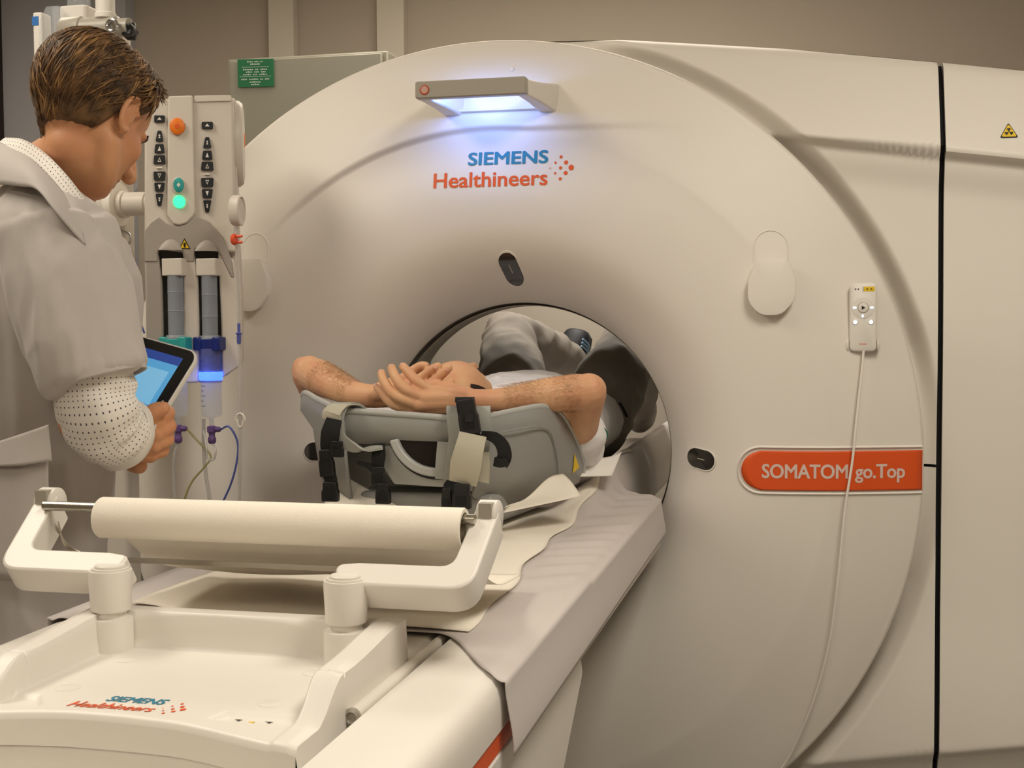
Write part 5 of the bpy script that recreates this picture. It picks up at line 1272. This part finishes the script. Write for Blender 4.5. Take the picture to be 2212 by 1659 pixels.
for i in range(2800):
    ph = rng.uniform(-PI, PI); hl = hl_o(ph); th1 = hl*rng.uniform(.38, 1.0)+rng.uniform(-.02, .03); th0 = max(.02, th1-rng.uniform(.5, .85))
    front = math.cos(ph) > .3
    pts, Rr = lock(ph+rng.uniform(-.1, .1), th0, th1, rng.uniform(.001, .005)+(.003 if front else 0), rng.uniform(.0007, .0016), rng.uniform(-.35, .35)+(.25 if math.sin(ph) > 0 else -.1), (rng.uniform(.0, .020) if front and th1 > hl*.85 else rng.uniform(-.004, .003)))
    lk[1 if rng.random() < (.55 if th1 < 1.1 else .2) else 0].tube(pts, Rr, 6, True, .5)
obj('hair_locks', lk[0], M['hair_o'], HAIR, smooth=180)
obj('hair_locks', lk[1], hairmat('light_brown_hair', '#6B4C2C', '#A17B4C'), HAIR, smooth=180)
# ---- lab coat
ct = MB()
zs = [(.22, .20, .25), (.45, .19, .24), (.7, .175, .225), (.88, .165, .215), (1.02, .155, .205), (1.16, .155, .21), (1.28, .158, .22), (1.37, .140, .215), (1.42, .118, .185), (1.455, .085, .125), (1.475, .06, .08)]
ct.loft([ring_t(spine(z), z, a, b, 40) for z, a, b in zs])
limb(ct, [O3(70, 500, .07), O3(114, 515, .13), O3(138, 595, .15)], [.070, .074, .079], 26)
ct.tube([Vector(q) for q in spline([tuple(O3(*q)) for q in [(118, 500, .135), (138, 590, .15), (160, 665, .16), (184, 745, .165), (208, 816, .165)]], 6)], list(np.interp(np.linspace(0, 4, 25), range(5), [.076, .079, .0765, .073, .0715])), 30)
limb(ct, [O3(-5, 505, -.01), O3(32, 462, .0)], [.085, .060], 24)
for sg, sh_, el_ in ((-1, O3(90, 505, -.22), O3(160, 800, -.26)),):
    limb(ct, [O3(70, 440, .07*sg), sh_, sh_.lerp(el_, .35)+Vector((0,0,0)), sh_.lerp(el_, .7), el_], [.075, .072, .070, .066, .062], 26)
cv = remeshed(ct, .005, 4)
cv = crumple(cv, .018, 8, 2.0, (1, 1, .38)); cv = crumple(cv, .0065, 22, 7.0, (1, 1, .35))
# cut the coat open round the neck and at the sleeve hem: keep only what lies below the collar plane
def keep(p):
    p = Vector(p); return True
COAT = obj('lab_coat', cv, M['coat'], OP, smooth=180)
# collar: folded band round the neck, with the dotted shirt collar inside
def dotted():
    m = mat('dotted_shirt_cotton', '#E3DED6', .8, bump=.2, bscale=600); nt = m.node_tree; b = nt.nodes['Principled BSDF']
    uv = nt.nodes.new('ShaderNodeUVMap'); mp = nt.nodes.new('ShaderNodeVectorMath'); mp.operation = 'FRACTION'
    sb = nt.nodes.new('ShaderNodeVectorMath'); sb.operation = 'DISTANCE'; sb.inputs[1].default_value = (.5, .5, 0)
    lt = nt.nodes.new('ShaderNodeMath'); lt.operation = 'LESS_THAN'; lt.inputs[1].default_value = .14
    mx = nt.nodes.new('ShaderNodeMix'); mx.data_type = 'RGBA'; mx.inputs['A'].default_value = (*hexc('#E3DED6'), 1); mx.inputs['B'].default_value = (*hexc('#4A4A52'), 1)
    nt.links.new(uv.outputs['UV'], mp.inputs[0]); nt.links.new(mp.outputs[0], sb.inputs[0]); nt.links.new(sb.outputs['Value'], lt.inputs[0]); nt.links.new(lt.outputs[0], mx.inputs['Factor']); nt.links.new(mx.outputs['Result'], b.inputs['Base Color'])
    return m
M['dotted'] = dotted()
def strip(name, top, bot, m, parent, su=1, sv=1, n=10, th=.003, mid=None):
    A = [Vector(q) for q in spline([tuple(p) for p in top], n)]; B = [Vector(q) for q in spline([tuple(p) for p in bot], n)]
    nu, nv = len(A), 12; m_ = MB(); m_.uv = []
    for i in range(nu):
        for j in range(nv):
            t = j/(nv-1); p = A[i].lerp(B[i], t)
            if mid: p += mid*math.sin(PI*t)
            m_.v.append(tuple(p)); m_.uv.append((i/(nu-1)*su, t*sv))
    m_.f = [(i*nv+j, (i+1)*nv+j, (i+1)*nv+j+1, i*nv+j+1) for i in range(nu-1) for j in range(nv-1)]
    return obj(name, m_, m, parent, smooth=180, solid=th)
strip('shirt_collar', [O3(12, 299, .08), O3(50, 303, .090), O3(95, 330, .094), (O3(140, 375, .118)), O3(175, 420, .122), O3(197, 455, .110)], [O3(-5, 335, .12), O3(40, 345, .13), O3(85, 375, .135), O3(125, 420, .15), O3(160, 465, .155), O3(188, 500, .14)], M['dotted'], OP, 36, 5, mid=Vector((0, -.006, .003)))
strip('coat_collar', [O3(-30, 303, .10), O3(10, 312, .108), O3(52, 332, .118), O3(100, 376, .145), O3(146, 430, .155), O3(190, 492, .140)], [O3(-45, 400, .17), O3(0, 398, .195), O3(42, 402, .21), O3(80, 410, .228), O3(124, 462, .238), O3(184, 530, .20)], M['coat'], COAT, mid=Vector((0, -.010, .006)))
# sleeve hem and rolled dotted shirt sleeve
def sleeve(name, pts, rad, m, parent, su, sv, amp, cr, th=.002, flat=1.0):
    P = [Vector(q) for q in spline([tuple(p) for p in pts], 8)]; Rr = np.interp(np.linspace(0, len(pts)-1, len(P)), range(len(pts)), rad)
    n = 48; m_ = MB(); m_.uv = []; a = Vector((-.3, 1, 0)); mm = len(P)
    for i in range(mm):
        t = (P[min(i+1, mm-1)]-P[max(i-1, 0)]).normalized(); a = (a-t*a.dot(t)).normalized(); b = t.cross(a)
        for j in range(n+1):
            w = 2*PI*j/n; r = Rr[i]*(1+amp*noise3(math.cos(w)*1.5+cr, math.sin(w)*1.5, i*.16)*1.2)
            m_.v.append(tuple(P[i]+(a*math.cos(w)*flat+b*math.sin(w))*r)); m_.uv.append((j/n*su, i/(mm-1)*sv))
    m_.f = [(i*(n+1)+j, (i+1)*(n+1)+j, (i+1)*(n+1)+j+1, i*(n+1)+j+1) for i in range(mm-1) for j in range(n)]
    return obj(name, m_, m, parent, smooth=180, solid=th)
sleeve('sleeve_hem', [O3(195, 772, .166), O3(203, 800, .166), O3(210, 824, .166)], [.0735, .0745, .0740], M['coat'], COAT, 1, 1, .02, 5.0, .003)
SL = sleeve('shirt_sleeve', [O3(203, 790, .165), O3(206, 840, .165), O3(212, 880, .160), O3(224, 912, .14), O3(244, 930, .115), O3(264, 940, .085)], [.054, .057, .060, .060, .057, .050], M['dotted'], OP, 44, 24, .10, 3.0)
sleeve('rolled_cuff', [O3(248, 932, .110), O3(262, 939, .090), O3(276, 945, .068)], [.055, .056, .044], mat('shirt_cotton_inside', '#DDD8CF', .8, bump=.2, bscale=600), SL, 1, 1, .05, 1.0)
# pocket flap on the coat side and front opening
strip('pocket_flap', [O3(-20, 960, .225), O3(40, 940, .235), O3(105, 917, .22)], [O3(-20, 1008, .235), O3(40, 1006, .245), O3(112, 995, .225)], M['coat'], COAT, th=.004)
strip('pocket', [O3(-30, 1000, .222), O3(40, 1000, .232), O3(104, 992, .215)], [O3(-30, 1250, .235), O3(40, 1255, .245), O3(108, 1235, .215)], M['coat'], COAT, th=.003)
# ---------------------------------------------------------------- tablet computer
TB = thing('tablet_computer', 'white edged tablet with glowing blue screen held by the operator', 'tablet', O3(300, 900, -.05))
tc = O3(434, 762, -.02)      # upper right corner in the picture
ta = (-R_*.86+U_*.22+F_*.46).normalized()      # along the top edge, away from that corner
tb_ = (-R_*.43-U_*.86-F_*.39); tb_ = (tb_-ta*tb_.dot(ta)).normalized(); tn = ta.cross(tb_).normalized()
if tn.dot(CAM-tc) < 0: tn = -tn
LW, LH_ = .275, .196
def tp(a, b, d=0.0): return tc+ta*a+tb_*b+tn*d
def tplate(x0, y0, x1, y1, r, d0, d1): return MB().loft([[tp(a, b, d) for a, b in rrect(x0, y0, x1, y1, r, 8)] for d in (d0, d1)])
obj('tablet_shell', MB().loft([[tp(LW/2+(a-LW/2)*k, LH_/2+(b-LH_/2)*k, d) for a, b in rrect(0, 0, LW, LH_, .022, 8)] for k, d in ((.93, -.011), (.985, -.008), (1, -.003), (1, .001), (.994, .0018))]), mat('tablet_white', '#D8D5CE', .35), TB, smooth=40)
bz = obj('glass_bezel', tplate(.0028, .0028, LW-.0028, LH_-.0028, .019, .0005, .0024), mat('tablet_black', '#12110F', .18), TB, smooth=30)
M['screen'] = mat('tablet_screen', '#3E86B8', .15, emit='#5FAADC', es=.55)
sc_ = obj('screen', tplate(.024, .019, LW-.024, LH_-.019, .001, .002, .0028), M['screen'], TB, smooth=0)
obj('title_bar', tplate(.024, .019, LW-.024, .034, .0005, .0026, .0032), mat('screen_navy', '#27408A', .15, emit='#3550A4', es=.40), sc_, smooth=0)
obj('screen_panel', tplate(.034, .048, LW-.06, .11, .0005, .0027, .0031), mat('screen_pale', '#6FB0D8', .15, emit='#86C2E8', es=.50), sc_, smooth=0)
obj('camera_dot', MB().rev([(.002, 0), (.002, .0006), (.0005, .0007)], tp(.0125, .098, .0024), tuple(tn), 12), M['greybar'], bz)
